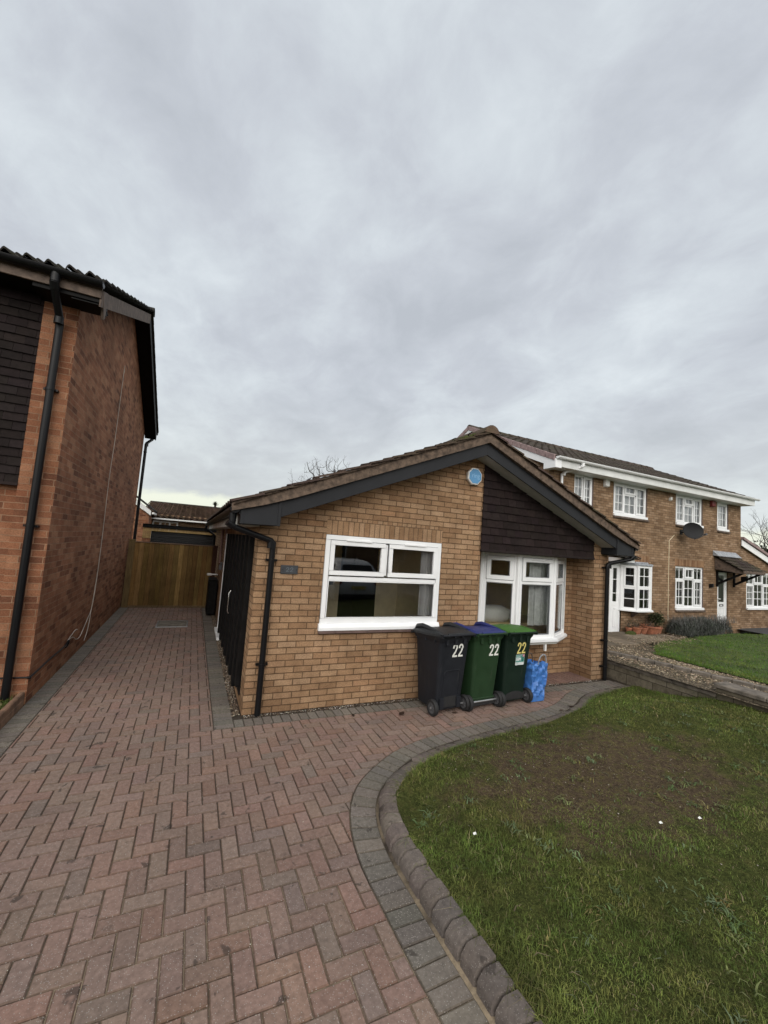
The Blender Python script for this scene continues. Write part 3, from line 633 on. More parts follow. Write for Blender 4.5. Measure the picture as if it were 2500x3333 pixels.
# grass hanging over the kerb, and rosettes of broad-leaved weeds
m_ = 7000; t_ = np.random.rand(m_)*(nL-1); i0 = t_.astype(int); fr_ = (t_-i0)[:, None]; e = LK[i0]*(1-fr_)+LK[np.minimum(i0+1, nL-1)]*fr_; e = e+np.random.normal(0, .014, (m_, 2)); hz_ = np.array([.75*kh(s[min(len(s)-1, int(k*6))]) for k in t_])
tag(blades('edge_grass', np.concatenate([e, hz_[:, None]-.004], 1), np.random.gamma(6, 1/6, m_)*.030, np.random.uniform(.0016, .0032, m_), grasscol(e[:, 0], e[:, 1], (.085, .115, .03)), 1.5, 1.0), kind='stuff')
Pw, Hw, Ww, Cw = [], [], [], []
for k in range(130):
    a, b = random.uniform(1.0, 5.8), random.uniform(-4.3, -1.5)
    if np.linalg.norm(LK-np.array([a, b]), axis=1).min() < .12 or (b > -1.75 and a < 1.6): continue
    c_ = jit(random.choice([(.09, .13, .05), (.11, .15, .075), (.13, .15, .06), (.16, .14, .05)]), .2)
    for j in range(random.randint(8, 22)): Pw.append((a+random.gauss(0, .030), b+random.gauss(0, .030), lawn_h(a, b)+.006)); Hw.append(random.uniform(.012, .034)); Ww.append(random.uniform(.005, .012)); Cw.append(jit(c_, .25))
tag(blades('lawn_weeds', np.array(Pw), np.array(Hw), np.array(Ww), np.array(Cw), 1.5, 1.0), kind='stuff')
gp = [(random.uniform(-2, .6), random.uniform(-4.2, -.4), .003) for _ in range(260)]
tag(pebbles('loose_grit', gp, .0015, .004, WH), kind='stuff')

# ---- neighbour's ground on the right
def nb_h(x, y): return .34-.26*sstep(6.6, 9.6, x)-.06*sstep(9, 13, x)*sstep(.5, 2.6, y)
def sheet(name, m, x0, x1, y0, y1, nx, ny, hf, inside=None):
    mb = MB(); X = np.linspace(x0, x1, nx+1); Y = np.linspace(y0, y1, ny+1); mb.v = [(a, b, hf(a, b)) for b in Y for a in X]
    mb.f = [(j*(nx+1)+i, j*(nx+1)+i+1, (j+1)*(nx+1)+i+1, (j+1)*(nx+1)+i) for j in range(ny) for i in range(nx) if inside is None or inside((X[i]+X[i+1])/2, (Y[j]+Y[j+1])/2)]; mb.c = [(1, 1, 1)]*len(mb.f)
    return mb.build(name, m, smooth=180)
t = NT('gravel_bed'); v = t.n('ShaderNodeTexVoronoi'); v.inputs['Scale'].default_value = 38; t.l(t.tc.outputs['Object'], v.inputs['Vector'])
gc = t.ramp(v.outputs['Color'], [(.2, (.11, .085, .055)), (.5, (.24, .185, .125)), (.8, (.36, .30, .22))]); gc = t.mix(t.map(v.outputs['Distance'], .25, .6, 0, .85), gc, (.035, .028, .02)); wet = t.noise(1.7, 5, .65)
gc = t.mix(t.map(wet, .5, .68, 0, .75), gc, (.045, .048, .02)); t.bump(v.outputs['Distance'], .8, .02); M['gravel'] = t.done(gc, .9, .15)
tag(sheet('gravel_path', M['gravel'], 6.2, 9.9, -8, 3.2, 20, 50, nb_h), kind='structure')
def lawn_edge(y): return float(np.interp(y, [-8, -1.4, -.2, .3, .6, .95, 1.25, 1.5], [8.7, 8.5, 8.42, 8.4, 8.45, 8.9, 9.6, 10.2]))
def top_edge(x): return float(np.interp(x, [8.6, 9.6, 10.6, 12.2, 13.2, 15.5, 17, 30], [.55, 1.25, 1.65, 1.95, 2.15, 2.35, 2.0, 1.7]))
tag(sheet('neighbour_lawn', M['lawn_n'] if 'lawn_n' in M else simple('lawn_ground', (.06, .085, .02), .95, .3, 9, .8, 50), 8.3, 30, -8, 2.5, 120, 70, lambda a, b: nb_h(a, b)+.02, lambda a, b: a > lawn_edge(b) and b < top_edge(a)), kind='structure')
n = 130000; x = 8.3+np.random.rand(n)**1.5*16; y = np.random.uniform(-3.5, 2.4, n); ok = np.array([a > lawn_edge(b)+.02*random.gauss(0, 1) and b < top_edge(a) for a, b in zip(x, y)]); x, y = x[ok], y[ok]; n = len(x)
P = np.stack([x, y, [nb_h(a, b)+.018 for a, b in zip(x, y)]], 1)
tag(blades('neighbour_grass', P, np.random.gamma(6, 1/6, n)*.028, np.random.uniform(.0035, .007, n), grasscol(x, y, (.085, .150, .022))*np.array((.8, 1.0, .6)), .9, .6), kind='stuff')
gp = []
while len(gp) < 3800:
    a, b = random.uniform(6.45, 8.6), random.uniform(-3.2, 1.6)
    if a < lawn_edge(b)+.1: gp.append((a, b, nb_h(a, b)+.004))
for k in range(900):
    a = random.uniform(8.2, 12.6); gp.append((a, 1.35+(a-8.2)*.17+random.gauss(0, .25), nb_h(a, 1.7)+.025))
tag(pebbles('path_gravel', gp, .010, .024, [(.26, .20, .135), (.36, .30, .22), (.17, .13, .09), (.12, .095, .065)]), kind='stuff')
sl = MB()
for (x0, x1, y0, y1, c) in [(8.2, 9.4, 1.45, 2.3, .9), (9.45, 10.3, 1.7, 2.5, .62), (7.3, 8.1, 1.0, 1.9, .6), (10.35, 11.3, 1.9, 2.6, .95), (11.35, 12.3, 2.05, 2.6, .72), (9.5, 10.9, 2.55, 2.95, .55)]:
    sl.box(x0, x1-.03, y0, y1-.03, nb_h((x0+x1)/2, y0)-.03, nb_h((x0+x1)/2, y0)+.022, tuple(v*c for v in (.21, .17, .125)))
tag(sl.build('slab_path', attr_mat('stone_slab', .9, .35, 6, .4, 60), bevel=.008), kind='structure')
g = MB(); g.quad((17.2, 2.0, .02), (40, 2.0, .02), (40, 3.2, .02), (17.2, 3.2, .02)); tag(g.build('side_path', M['asphalt']), kind='structure')

# ================================================================== BUNGALOW
bun = thing('bungalow', 'single-storey buff brick bungalow with dark low-pitched gable, white windows and dark tile-hung panel', 'bungalow', (0, 0, 0))
SL = .4116; AX = 3.085
def gz(x, z): return z-SL*abs(x-AX)
P0 = lambda u, z: (u, 0, z)
w = MB(); w.closed_ok = False
WIN = (.83, 2.58, .92, 2.165)
wall_sheet(w, P0, [0, AX, 3.285], 0, lambda u: gz(u, 3.56), [WIN], (0, .26, 0))
wall_sheet(w, P0, [3.285, 5.82], 2.09, lambda u: gz(u, 3.56), [])
wall_sheet(w, P0, [5.82, 6.17], -.05, lambda u: gz(u, 3.56), [])
wall_sheet(w, lambda u, z: (u, .45, z), [3.285, 5.82], 0, lambda u: 2.1, [(3.69, 5.61, .62, 2.09)], (0, .2, 0))
w.quad((5.82, 0, 0), (5.82, .45, 0), (5.82, .45, 2.1), (5.82, 0, 2.1)); w.quad((3.285, 0, 0), (3.285, .45, 0), (3.285, .45, 2.1), (3.285, 0, 2.1)); w.quad((3.285, 0, 2.09), (5.82, 0, 2.09), (5.82, .45, 2.09), (3.285, .45, 2.09))
w.quad((0, 10.1, -.05), (0, 4.55, -.05), (0, 4.55, 2.25), (0, 10.1, 2.25)); w.quad((0, .3, -.05), (0, 0, -.05), (0, 0, 2.3), (0, .3, 2.3)); w.quad((0, 4.55, -.05), (0, .3, -.05), (0, .3, .22), (0, 4.55, .10)); w.quad((0, 4.55, 2.08), (0, .3, 2.08), (0, .3, 2.3), (0, 4.55, 2.25))
w.quad((0, .3, .2), (.03, .3, .2), (.03, .3, 2.1), (0, .3, 2.1))
w.quad((6.17, 0, -.05), (6.17, 10.1, -.05), (6.17, 10.1, 2.3), (6.17, 0, 2.3))
w.add([(0, 10.1, 0), (6.17, 10.1, 0), (6.17, 10.1, 2.3), (AX, 10.1, 3.55), (0, 10.1, 2.3)], [(0, 1, 2, 3, 4)])
wall = w.build('wall', M['brick'], bun)
sc = MB(); sc.box(.83, 2.58, -.003, .05, 2.165, 2.395); sc.build('soldier_course', M['soldier'], wall)
pl = MB(); pl.box(.0, .02, -.012, .0, 0, .012)
# roof
rf = MB(); th = math.atan(SL); cu, su = math.cos(th), math.sin(th); RL = (AX+.36)/cu; BTOP = 3.845
tiled_roof(rf, (AX-(RL*cu), 10.2, BTOP-RL*su), (0, -1, 0), (cu, 0, su), (-su, 0, cu), 10.58, RL, .33, .345, .014, .026, (1, 1, 1), .25)
tiled_roof(rf, (AX+(RL*cu), -.38, BTOP-RL*su), (0, 1, 0), (-cu, 0, su), (su, 0, cu), 10.58, RL, .33, .345, .014, .026, (1, 1, 1), .25)
roof = rf.build('roof', M['roof'], bun)
rd = MB()
for k in range(24):
    y = -.39+k*.44; r0, r1 = .135, .122
    rd.loft([[(AX+math.cos(a)*r*1.0, yy, BTOP-.045+math.sin(a)*r+.0) for a in [R(8+164*i/8) for i in range(9)]] for yy, r in ((y, r0), (y+.43, r1))], False, jit((1, 1, 1), .2), closed=False)
rd.add([(AX+math.cos(a)*.134, -.388, BTOP-.045+math.sin(a)*.134) for a in [R(8+164*i/8) for i in range(9)]], [tuple(range(9))], (1.6, 1.5, 1.4))
rd.build('ridge_tile', M['roof'], roof, smooth=40)
mo = MB()
for k in range(260):
    y = random.uniform(-.30, 1.8)*random.random()**.4; x = AX-random.uniform(.08, .42)-.0; r = random.uniform(.015, .042); z = gz(x, BTOP)+.018
    mo.loft([[(x+math.cos(a)*q*r, y+math.sin(a)*q*r*1.2, z+h*r) for a in [k2*1.047+r*90 for k2 in range(6)]] for q, h in ((1, -.3), (.9, .35), (.4, .7))], True)
tag(mo.build('moss', M['moss'], roof, smooth=60), kind='stuff')
vm = MB()     # mortar-bedded verge, stepped with the courses
for sgn in (-1, 1):
    n = 10
    for k in range(n):
        d0, d1 = RL*cu*k/n, RL*cu*(k+1)/n; xa, xb = AX+sgn*d0, AX+sgn*d1; za, zb = gz(xa, BTOP)-.012, gz(xb, BTOP)-.012+.0
        wob = [random.uniform(-.006, .006) for _ in range(2)]; za2, zb2 = gz(xa, 3.69)-.005, gz(xb, 3.69)-.005
        if d1 > 2.95: zb2 += .05*(d1-2.95)/.4
        if d0 > 2.95: za2 += .05*(d0-2.95)/.4
        vm.prism([(xa, -.352+wob[0], za2), (xb, -.352+wob[0], zb2), (xb, -.352+wob[1]*.5, zb+.004), (xa, -.352+wob[1]*.5, za+.004)], (0, .12, 0))
vm.build('verge_mortar', M['mortar'], roof)
for sgn in (-1, 1):
    bb = MB(); xe = AX+sgn*2.93
    bb.prism([(AX, -.30, 3.70), (xe, -.30, gz(xe, 3.70)), (xe, -.30, gz(xe, 3.503)), (AX, -.30, 3.503)], (0, .022, 0)); bb.build('bargeboard', M['charcoal'], bun, .004)
    bx = MB(); xo = AX+sgn*3.345; xi = AX+sgn*2.905
    pts = [(xi, -.306, gz(xi, 3.70)), (AX+sgn*3.12, -.306, gz(AX+sgn*3.12, 3.715)), (xo, -.306, gz(xo, 3.765)), (xo, -.306, 2.195), (xi, -.306, 2.205)]
    bx.prism(pts, (0, .31, 0)); e = bx.build('eave_box', M['charcoal'], bun, .005)
    tr = MB(); tr.box(*sorted((xi, xi+sgn*.035)), -.314, -.304, 2.203, gz(xi, 3.695)); tr.build('trim_strip', M['charcoal'], e, .002); tr = MB(); tr.box(*sorted((xo, xo-sgn*.035)), -.314, -.304, 2.197, gz(xo, 3.765)-.005); tr.build('trim_strip', M['charcoal'], e, .002)
    sf = MB(); sf.closed_ok = False; sf.prism([(AX, -.278, 3.535), (AX+sgn*2.93, -.278, gz(AX+sgn*2.93, 3.535)), (AX+sgn*2.93, -.278, gz(AX+sgn*2.93, 3.52)), (AX, -.278, 3.52)], (0, .30, 0)); sf.build('soffit', M['soffit'], bun)
br = MB(); br.box(6.0, 6.25, -.19, .0, 2.195, 2.32); br.build('eave_bracket', M['black_wood'], bun, .004)
for sgn, fm in ((-1, 'fascia_grey'), (1, 'black_wood')):
    xo = AX+sgn*3.335; fs = MB(); fs.box(*sorted((xo, xo-sgn*.02)), .01, 10.1, 2.19, 2.365); fs.box(*sorted((xo-sgn*.022, AX+sgn*3.08)), .01, 10.1, 2.19, 2.20); fs.build('fascia', M[fm], bun)
    gt = MB(); gutter(gt, (AX+sgn*3.41, -.33, 2.365), (AX+sgn*3.41, 10.2, 2.365), .058); gt.box(*sorted((AX+sgn*3.34, AX+sgn*3.36)), -.30, 10.1, 2.30, 2.34); gt.build('gutter', M['black_pl'], bun, smooth=50)
def downpipe(root, pts, clips, r=.034, name='downpipe', m='black_pl', cw=.055, axis='x', wall_at=0):
    d = MB(); d.tube(pts, r, 14); d.tube([pts[0], Vector(pts[0])-Vector((0, 0, .10))], r+.006, 14)
    if len(pts) > 3: d.tube([pts[3], Vector(pts[3])-Vector((0, 0, .09))], r+.007, 14); d.tube([Vector(pts[2])+(Vector(pts[1])-Vector(pts[2])).normalized()*.02, Vector(pts[2])+(Vector(pts[1])-Vector(pts[2])).normalized()*.10], r+.006, 14)
    o = d.build(name, M[m], root, smooth=40)
    for (cx, cy, cz) in clips:
        c = MB(); c.tube([(cx, cy, cz-.014), (cx, cy, cz+.014)], r+.007, 14); 
        if axis == 'x': c.box(cx-.068, cx+.068, cy+.012, wall_at-.001, cz-.012, cz+.012)
        c.build('pipe_clip', M[m], o, smooth=40)
downpipe(bun, [(-.335, -.245, 2.31), (-.335, -.245, 2.175), (-.30, -.235, 2.155), (.135, -.065, 2.03), (.165, -.058, 2.00), (.165, -.058, 1.94), (.168, -.058, .01)], [(.166, -.058, 1.80), (.168, -.058, .58)])
downpipe(bun, [(6.475, -.25, 2.31), (6.475, -.25, 2.17), (6.45, -.24, 2.145), (6.115, -.075, 2.045), (6.085, -.065, 2.01), (6.085, -.065, 1.95), (6.095, -.062, -.01)], [(6.085, -.063, 1.965), (6.09, -.062, .68), (6.09, -.062, .23)])
ho = MB(); ho.tube([(6.485, -.25, 2.36), (6.475, -.25, 2.20)], [.058, .036], 12); ho.build('gutter_outlet', M['black_pl'], bun, smooth=40)
downpipe(bun, [(-.335, 10.1, 2.31), (-.335, 10.1, 2.2), (-.3, 10.1, 2.17), (-.06, 10.1, 2.0), (-.045, 10.1, 1.96), (-.045, 10.1, 0)], [], axis='')
# tile hanging
ht = MB(); zs = [2.115, 2.235, 2.355, 2.475, 2.595, 2.715, 2.835, 2.955, 3.075, 3.195, 3.315, 3.435]
hung_tiles(ht, lambda u, z, n: (u, -n, z), 3.272, 5.775, zs, lambda u: gz(u, 3.515), .016)
ht.box(3.275, 5.77, -.02, .0, 2.085, 2.12, (.03, .021, .02)); ht.build('tile_hanging', M['hung'], bun)
lf = MB(); lf.box(3.272, 5.776, -.045, -.02, 2.09, 2.125); lf.build('tile_batten', simple('dark_brown_board', (.020, .014, .0135), .7, .2, 8, spec=.15), bun, .003)
# main window
sill = MB(); sill.T = (Vector((.83, -.0, .92)), Vector((1, 0, 0)), Vector((0, 0, 1)), Vector((0, -1, 0)))
sill.prism([(-.012, .032, -.05), (-.012, .032, .055), (-.012, .07, .055), (-.012, .115, .03), (-.012, .115, -.05)], (1.774, 0, 0))

window(bun, (.835, -.008, 1.035), (1, 0, 0), (0, -1, 0), 1.74, 1.125, [(.07, .065, 1.67, .545, 0, 1, 1), (.075, .625, .83, 1.045, 1, 1, 1), (.91, .625, 1.665, 1.045, 1, 1, 1)], .062, sill=sill, vents=[(.27, .63, 1.055), (1.12, 1.47, 1.055)])
ts = MB()
for k in range(8): ts.box(.822+k*.221, .822+k*.221+.218, -.045, .03, .915, .951)
ts.build('tile_sill', M['sill_tile'], bun, .003)
# bay window: three canted lights
bayE = bpy.data.objects.new('bay_window', None); COL.objects.link(bayE); bayE.parent = bun; ORG[bayE.name] = Vector()
pc = [Vector((3.69, .45, 0)), Vector((4.22, .16, 0)), Vector((5.05, .16, 0)), Vector((5.61, .45, 0))]; zb, zt = .70, 2.088
posts = MB()
for k in range(3):
    a, b = pc[k], pc[k+1]; U = (b-a).normalized(); N = U.cross(Vector((0, 0, 1))); L = (b-a).length; W_ = L-.05
    T = (a+U*.025+Vector((0, 0, zb)), U, Vector((0, 0, 1)), N); H_ = zt-zb; f = MB(); f.T = T; f.rframe(0, 0, W_, H_, .062, -.06, 0); tz = .93
    f.box(.062, W_-.062, tz-.03, tz+.03, -.06, -.002); f.rframe(.055, tz+.022, W_-.055, H_-.05, .066, -.03, .016); 
    f.box(W_*.3, W_*.7, H_-.085, H_-.068, .016, .034)
    f.build('frame', M['upvc'], bayE, .003)
    q = MB(); q.T = T; q.rframe(.062, .062, W_-.062, tz-.03, .012, -.03, -.008); q.rframe(.118, tz+.085, W_-.118, H_-.113, .013, -.02, .010); q.build('glazing_bead', M['seal'], bayE)
    q = MB(); q.T = T; q.rframe(.049, tz+.016, W_-.049, H_-.044, .006, -.01, .0015); q.build('seal', M['seal'], bayE)
    q = MB(); q.T = T; q.closed_ok = False; q.quad((.07, .07, -.022), (W_-.07, .07, -.022), (W_-.07, tz-.035, -.022), (.07, tz-.035, -.022)); q.quad((.125, tz+.09, -.021), (W_-.125, tz+.09, -.021), (W_-.125, H_-.118, -.021), (.125, H_-.118, -.021)); q.build('pane', M['glass'], bayE)
for k in (0, 1, 2, 3):
    p = pc[k]; posts = MB(); posts.tube([(p.x, p.y+.012, zb), (p.x, p.y+.012, zt)], .036, 8); posts.build('corner_post', M['upvc'], bayE)
o_ = [(3.60, .45), (3.63, .40), (4.17, .085), (5.10, .085), (5.66, .385), (5.69, .45)]
bs = MB(); bs.prism([(a, b, .655) for a, b in o_], (0, 0, .045)); bs.prism([(a*.999+.004, b+.02, .70) for a, b in o_], (0, 0, .012)); bs.build('sill', M['upvc'], bayE, .004)
bu = MB(); bu.prism([(a+(4.65-a)*.03, b+.03, .615) for a, b in o_], (0, 0, .04)); bu.build('underboard', M['soffit'], bayE)
op = MB(); op.box(4.84, 4.878, .12, .16, .50, .62); op.build('overflow_pipe', M['white'], bayE, .004)
# interior
ir = MB(); ir.closed_ok = False
def room(mb, x0, x1, y0, y1, z0, z1, fops, bops=()):
    wall_sheet(mb, lambda u, z: (u, y0, z), [x0, x1], z0, lambda u: z1, fops); wall_sheet(mb, lambda u, z: (u, y1, z), [x0, x1], z0, lambda u: z1, bops)
    mb.quad((x0, y0, z0), (x0, y1, z0), (x0, y1, z1), (x0, y0, z1)); mb.quad((x1, y0, z0), (x1, y1, z0), (x1, y1, z1), (x1, y0, z1)); mb.quad((x0, y0, z1), (x1, y0, z1), (x1, y1, z1), (x0, y1, z1))
room(ir, .12, 3.24, .26, 2.6, .1, 2.35, [WIN], [(1.97, 2.76, .1, 2.05)]); i1 = ir.build('interior_wall', M['cream'], bun)
ir = MB(); ir.closed_ok = False; room(ir, 3.34, 6.05, .65, 3.4, .1, 2.35, [(3.69, 5.61, .62, 2.09)]); 
for a, b in ((3.69, .45), (5.61, .45)): pass
ir.build('interior_wall', M['cream2'], bun)
fl = MB(); fl.box(.12, 3.24, .26, 2.6, .05, .1); fl.box(3.34, 6.05, .65, 3.4, .05, .1); fl.build('floor', M['carpet'], bun)
hl = MB(); hl.closed_ok = False; hl.quad((1.9, 4.2, .1), (2.9, 4.2, .1), (2.9, 4.2, 2.2), (1.9, 4.2, 2.2)); hl.quad((1.9, 2.6, .1), (1.9, 4.2, .1), (1.9, 4.2, 2.2), (1.9, 2.6, 2.2)); hl.quad((2.9, 2.6, .1), (2.9, 4.2, .1), (2.9, 4.2, 2.2), (2.9, 2.6, 2.2)); hl.quad((1.9, 2.6, 2.2), (2.9, 2.6, 2.2), (2.9, 4.2, 2.2), (1.9, 4.2, 2.2)); hl.quad((1.9, 2.6, .1), (2.9, 2.6, .1), (2.9, 4.2, .1), (1.9, 4.2, .1)); hl.build('hallway', M['dark'], bun)
bl = MB(); bl.quad((.02, .02, 2.36), (6.1, .02, 2.36), (6.1, 10, 2.36), (.02, 10, 2.36)); bl.build('ceiling', M['white'], bun)
sw = MB(); sw.box(1.76, 1.84, 2.59, 2.6, 1.24, 1.33); tag(sw.build('light_switch', M['dark']), 'small light switch on the cream wall inside the wide window', 'switch')
def curtain(name, x0, x1, y, z0, z1, label, m='sheer', amp=.02, waves=7, group=None):
    mb = MB(); n = waves*8; X = [x0+(x1-x0)*i/n for i in range(n+1)]; mb.closed_ok = False
    for k in range(6):
        za, zb_ = z0+(z1-z0)*k/6, z0+(z1-z0)*(k+1)/6
        for i in range(n): f = lambda j, z: (X[j]+.03*(1-(z-z0)/(z1-z0))*math.sin(j*.3), y+amp*math.sin(j*2*math.pi/8)+.3*amp*math.sin(j*.9), z); mb.quad(f(i, za), f(i+1, za), f(i+1, zb_), f(i, zb_))
    return tag(mb.build(name, M[m], smooth=180), label, 'curtain', group)
curtain('curtain', 2.33, 2.56, .13, 1.10, 2.12, 'white curtain gathered at the right side of the wide window')
curtain('curtain', 4.66, 5.30, .36, .88, 2.06, 'white sheer curtain hanging in the front light of the bay window', 'netting')
curtain('curtain', 5.34, 5.58, .42, .80, 2.06, 'pale curtain edge behind the narrow right light of the bay window', 'netting')
bd = thing('bed', 'bed with cream bedding and white pillow seen through the bay window', 'bed', (4.9, 2.0, .1))
q = MB(); q.box(4.0, 6.0, .85, 3.3, .1, .80); q.build('mattress', M['bed'], bd, .09, 3, 60)
q = MB(); q.loft([[(4.65+rx*math.cos(a), 1.25+.22*q_*math.sin(a),   .84+h) for a in [k*.5236 for k in range(12)]] for rx, q_, h in ((.32, .9, -.05), (.42, 1.1, .05), (.38, 1, .17), (.2, .5, .24))], True); q.build('pillow', M['pillow'], bd, smooth=80)
# side entrance: black boarded screen
sd_ = MB(); sd_.box(-.014, .02, .3, 4.5, .12, 2.08)
for k, y in enumerate((.30, .72, 1.2, 1.7, 2.25, 2.85, 3.4, 4.0)): sd_.box(-.062, -.012, y, y+.14, .22 if k == 0 else .10-.008*k, 2.08)
sdo = sd_.build('side_screen', M['black_wood'], bun, .004)
q = MB(); q.tube([(-.075, 1.92, .82), (-.10, 1.92, .86), (-.10, 1.92, 1.14), (-.075, 1.92, 1.18)], .012, 8); q.build('handle', M['chrome'], sdo, smooth=50)
q = MB(); q.box(-.05, .01, 4.5, 4.55, .05, 2.08); q.box(-.10, .0, 3.6, 4.6, -.01, .05); q.build('door_frame', M['upvc'], bun, .004)

# things fixed on the bungalow
ho = thing('house_number_plaque', 'small slate plaque with engraved number 22 left of the wide window', 'house number', (.395, -.002, 1.69))
q = MB(); q.box(.29, .50, -.018, -.001, 1.64, 1.745); q.build('plate', M['slate'], ho, .002)
q = MB(); q.T = (Vector((.355, -.018, 1.665)), Vector((1, 0, 0)), Vector((0, 0, 1)), Vector((0, -1, 0))); two(q, 0, 0, .056, .036, .008); two(q, .05, 0, .056, .036, .008); q.build('number', M['digit_g'], ho)
q = MB()
for x in (.315, .478): q = MB(); q.tube([(x, -.017, 1.692), (x, -.0215, 1.692)], .006, 8); q.build('screw', M['dark'], ho)
ab = thing('alarm_box', 'octagonal blue and white alarm box high on the bungalow gable', 'alarm box', (3.065, 0, 3.22))
oc = lambda r, y: [(3.065+r*math.cos(R(22.5+45*k)), y, 3.215+r*math.sin(R(22.5+45*k))) for k in range(8)]
q = MB(); q.loft([oc(.128, -.001), oc(.137, -.02), oc(.137, -.055), oc(.128, -.066)], True); q.build('casing', M['white'], ab, smooth=30)
q = MB(); q.loft([oc(.118, -.064), oc(.118, -.070), oc(.112, -.072)], True); q.build('cover', M['alarm_blue'], ab)
def text(name, s_, size, m, mat3, parent=None, ext=.0008, label=None):
    c = bpy.data.curves.new(name, 'FONT'); c.body = s_; c.size = size; c.align_x = 'CENTER'; c.align_y = 'CENTER'; c.extrude = ext
    to = bpy.data.objects.new(name+'_src', c); COL.objects.link(to); bpy.context.view_layer.update()
    me = bpy.data.meshes.new_from_object(to); bpy.data.objects.remove(to); me.name = name; me.transform(mat3); me.materials.clear(); me.materials.append(m)
    ob = bpy.data.objects.new(name, me); COL.objects.link(ob); ob.parent = parent; return ob
def facing(o, U, N, parent):      # matrix: text x along U, y along world up, z along N, relative to the parent's base
    U, N = Vector(U), Vector(N); o = Vector(o)-ORG[parent.name]; V = N.cross(U); return Matrix(((U.x, V.x, N.x, o.x), (U.y, V.y, N.y, o.y), (U.z, V.z, N.z, o.z), (0, 0, 0, 1)))
text('lettering', 'ring', .098, simple('pale_blue_print', (.24, .46, .68), .4, .02), facing((3.07, -.0732, 3.222), (1, 0, 0), (0, -1, 0), ab), ab)

# side wall fittings
q = MB(); q.tube([(-.03, 6.25, 2.18), (-.03, 6.25, 1.32)], .028, 8); q.tube([(-.03, 6.25, 2.05), (-.03, 6.25, 1.95)], .04, 8); q.tube([(-.03, 6.25, 1.72), (-.03, 6.25, 1.66)], .038, 8); q.build('boiler_pipe', M['brown_pipe'], bun, smooth=40)
q = MB(); q.tube([(-.03, 5.0, 2.2), (-.03, 5.0, 1.9)], .022, 8); q.build('vent_pipe', M['brown_pipe'], bun, smooth=40)
q = MB(); q.box(-.08, 0, 5.5, 5.62, 1.20, 1.32); q.box(-.05, 0, 5.48, 5.66, 1.32, 1.38); tag(q.build('junction_box', M['hub'], bevel=.006), 'small grey junction box on the side wall below the pinkish pipe', 'junction box')
for k, (y, z) in enumerate(((6.55, .93), (6.95, .90))):
    q = MB(); q.box(-.27, -.17, y, y+.09, z+.03, z+.085); q.box(-.17, -.02, y+.03, y+.06, z+.045, z+.07); tag(q.build('floodlight', M['white'], bevel=.01), ['nearer of the two small white floodlights on the side wall by the fence', 'farther of the two small white floodlights on the side wall by the fence'][k], 'floodlight', 'white floodlights')

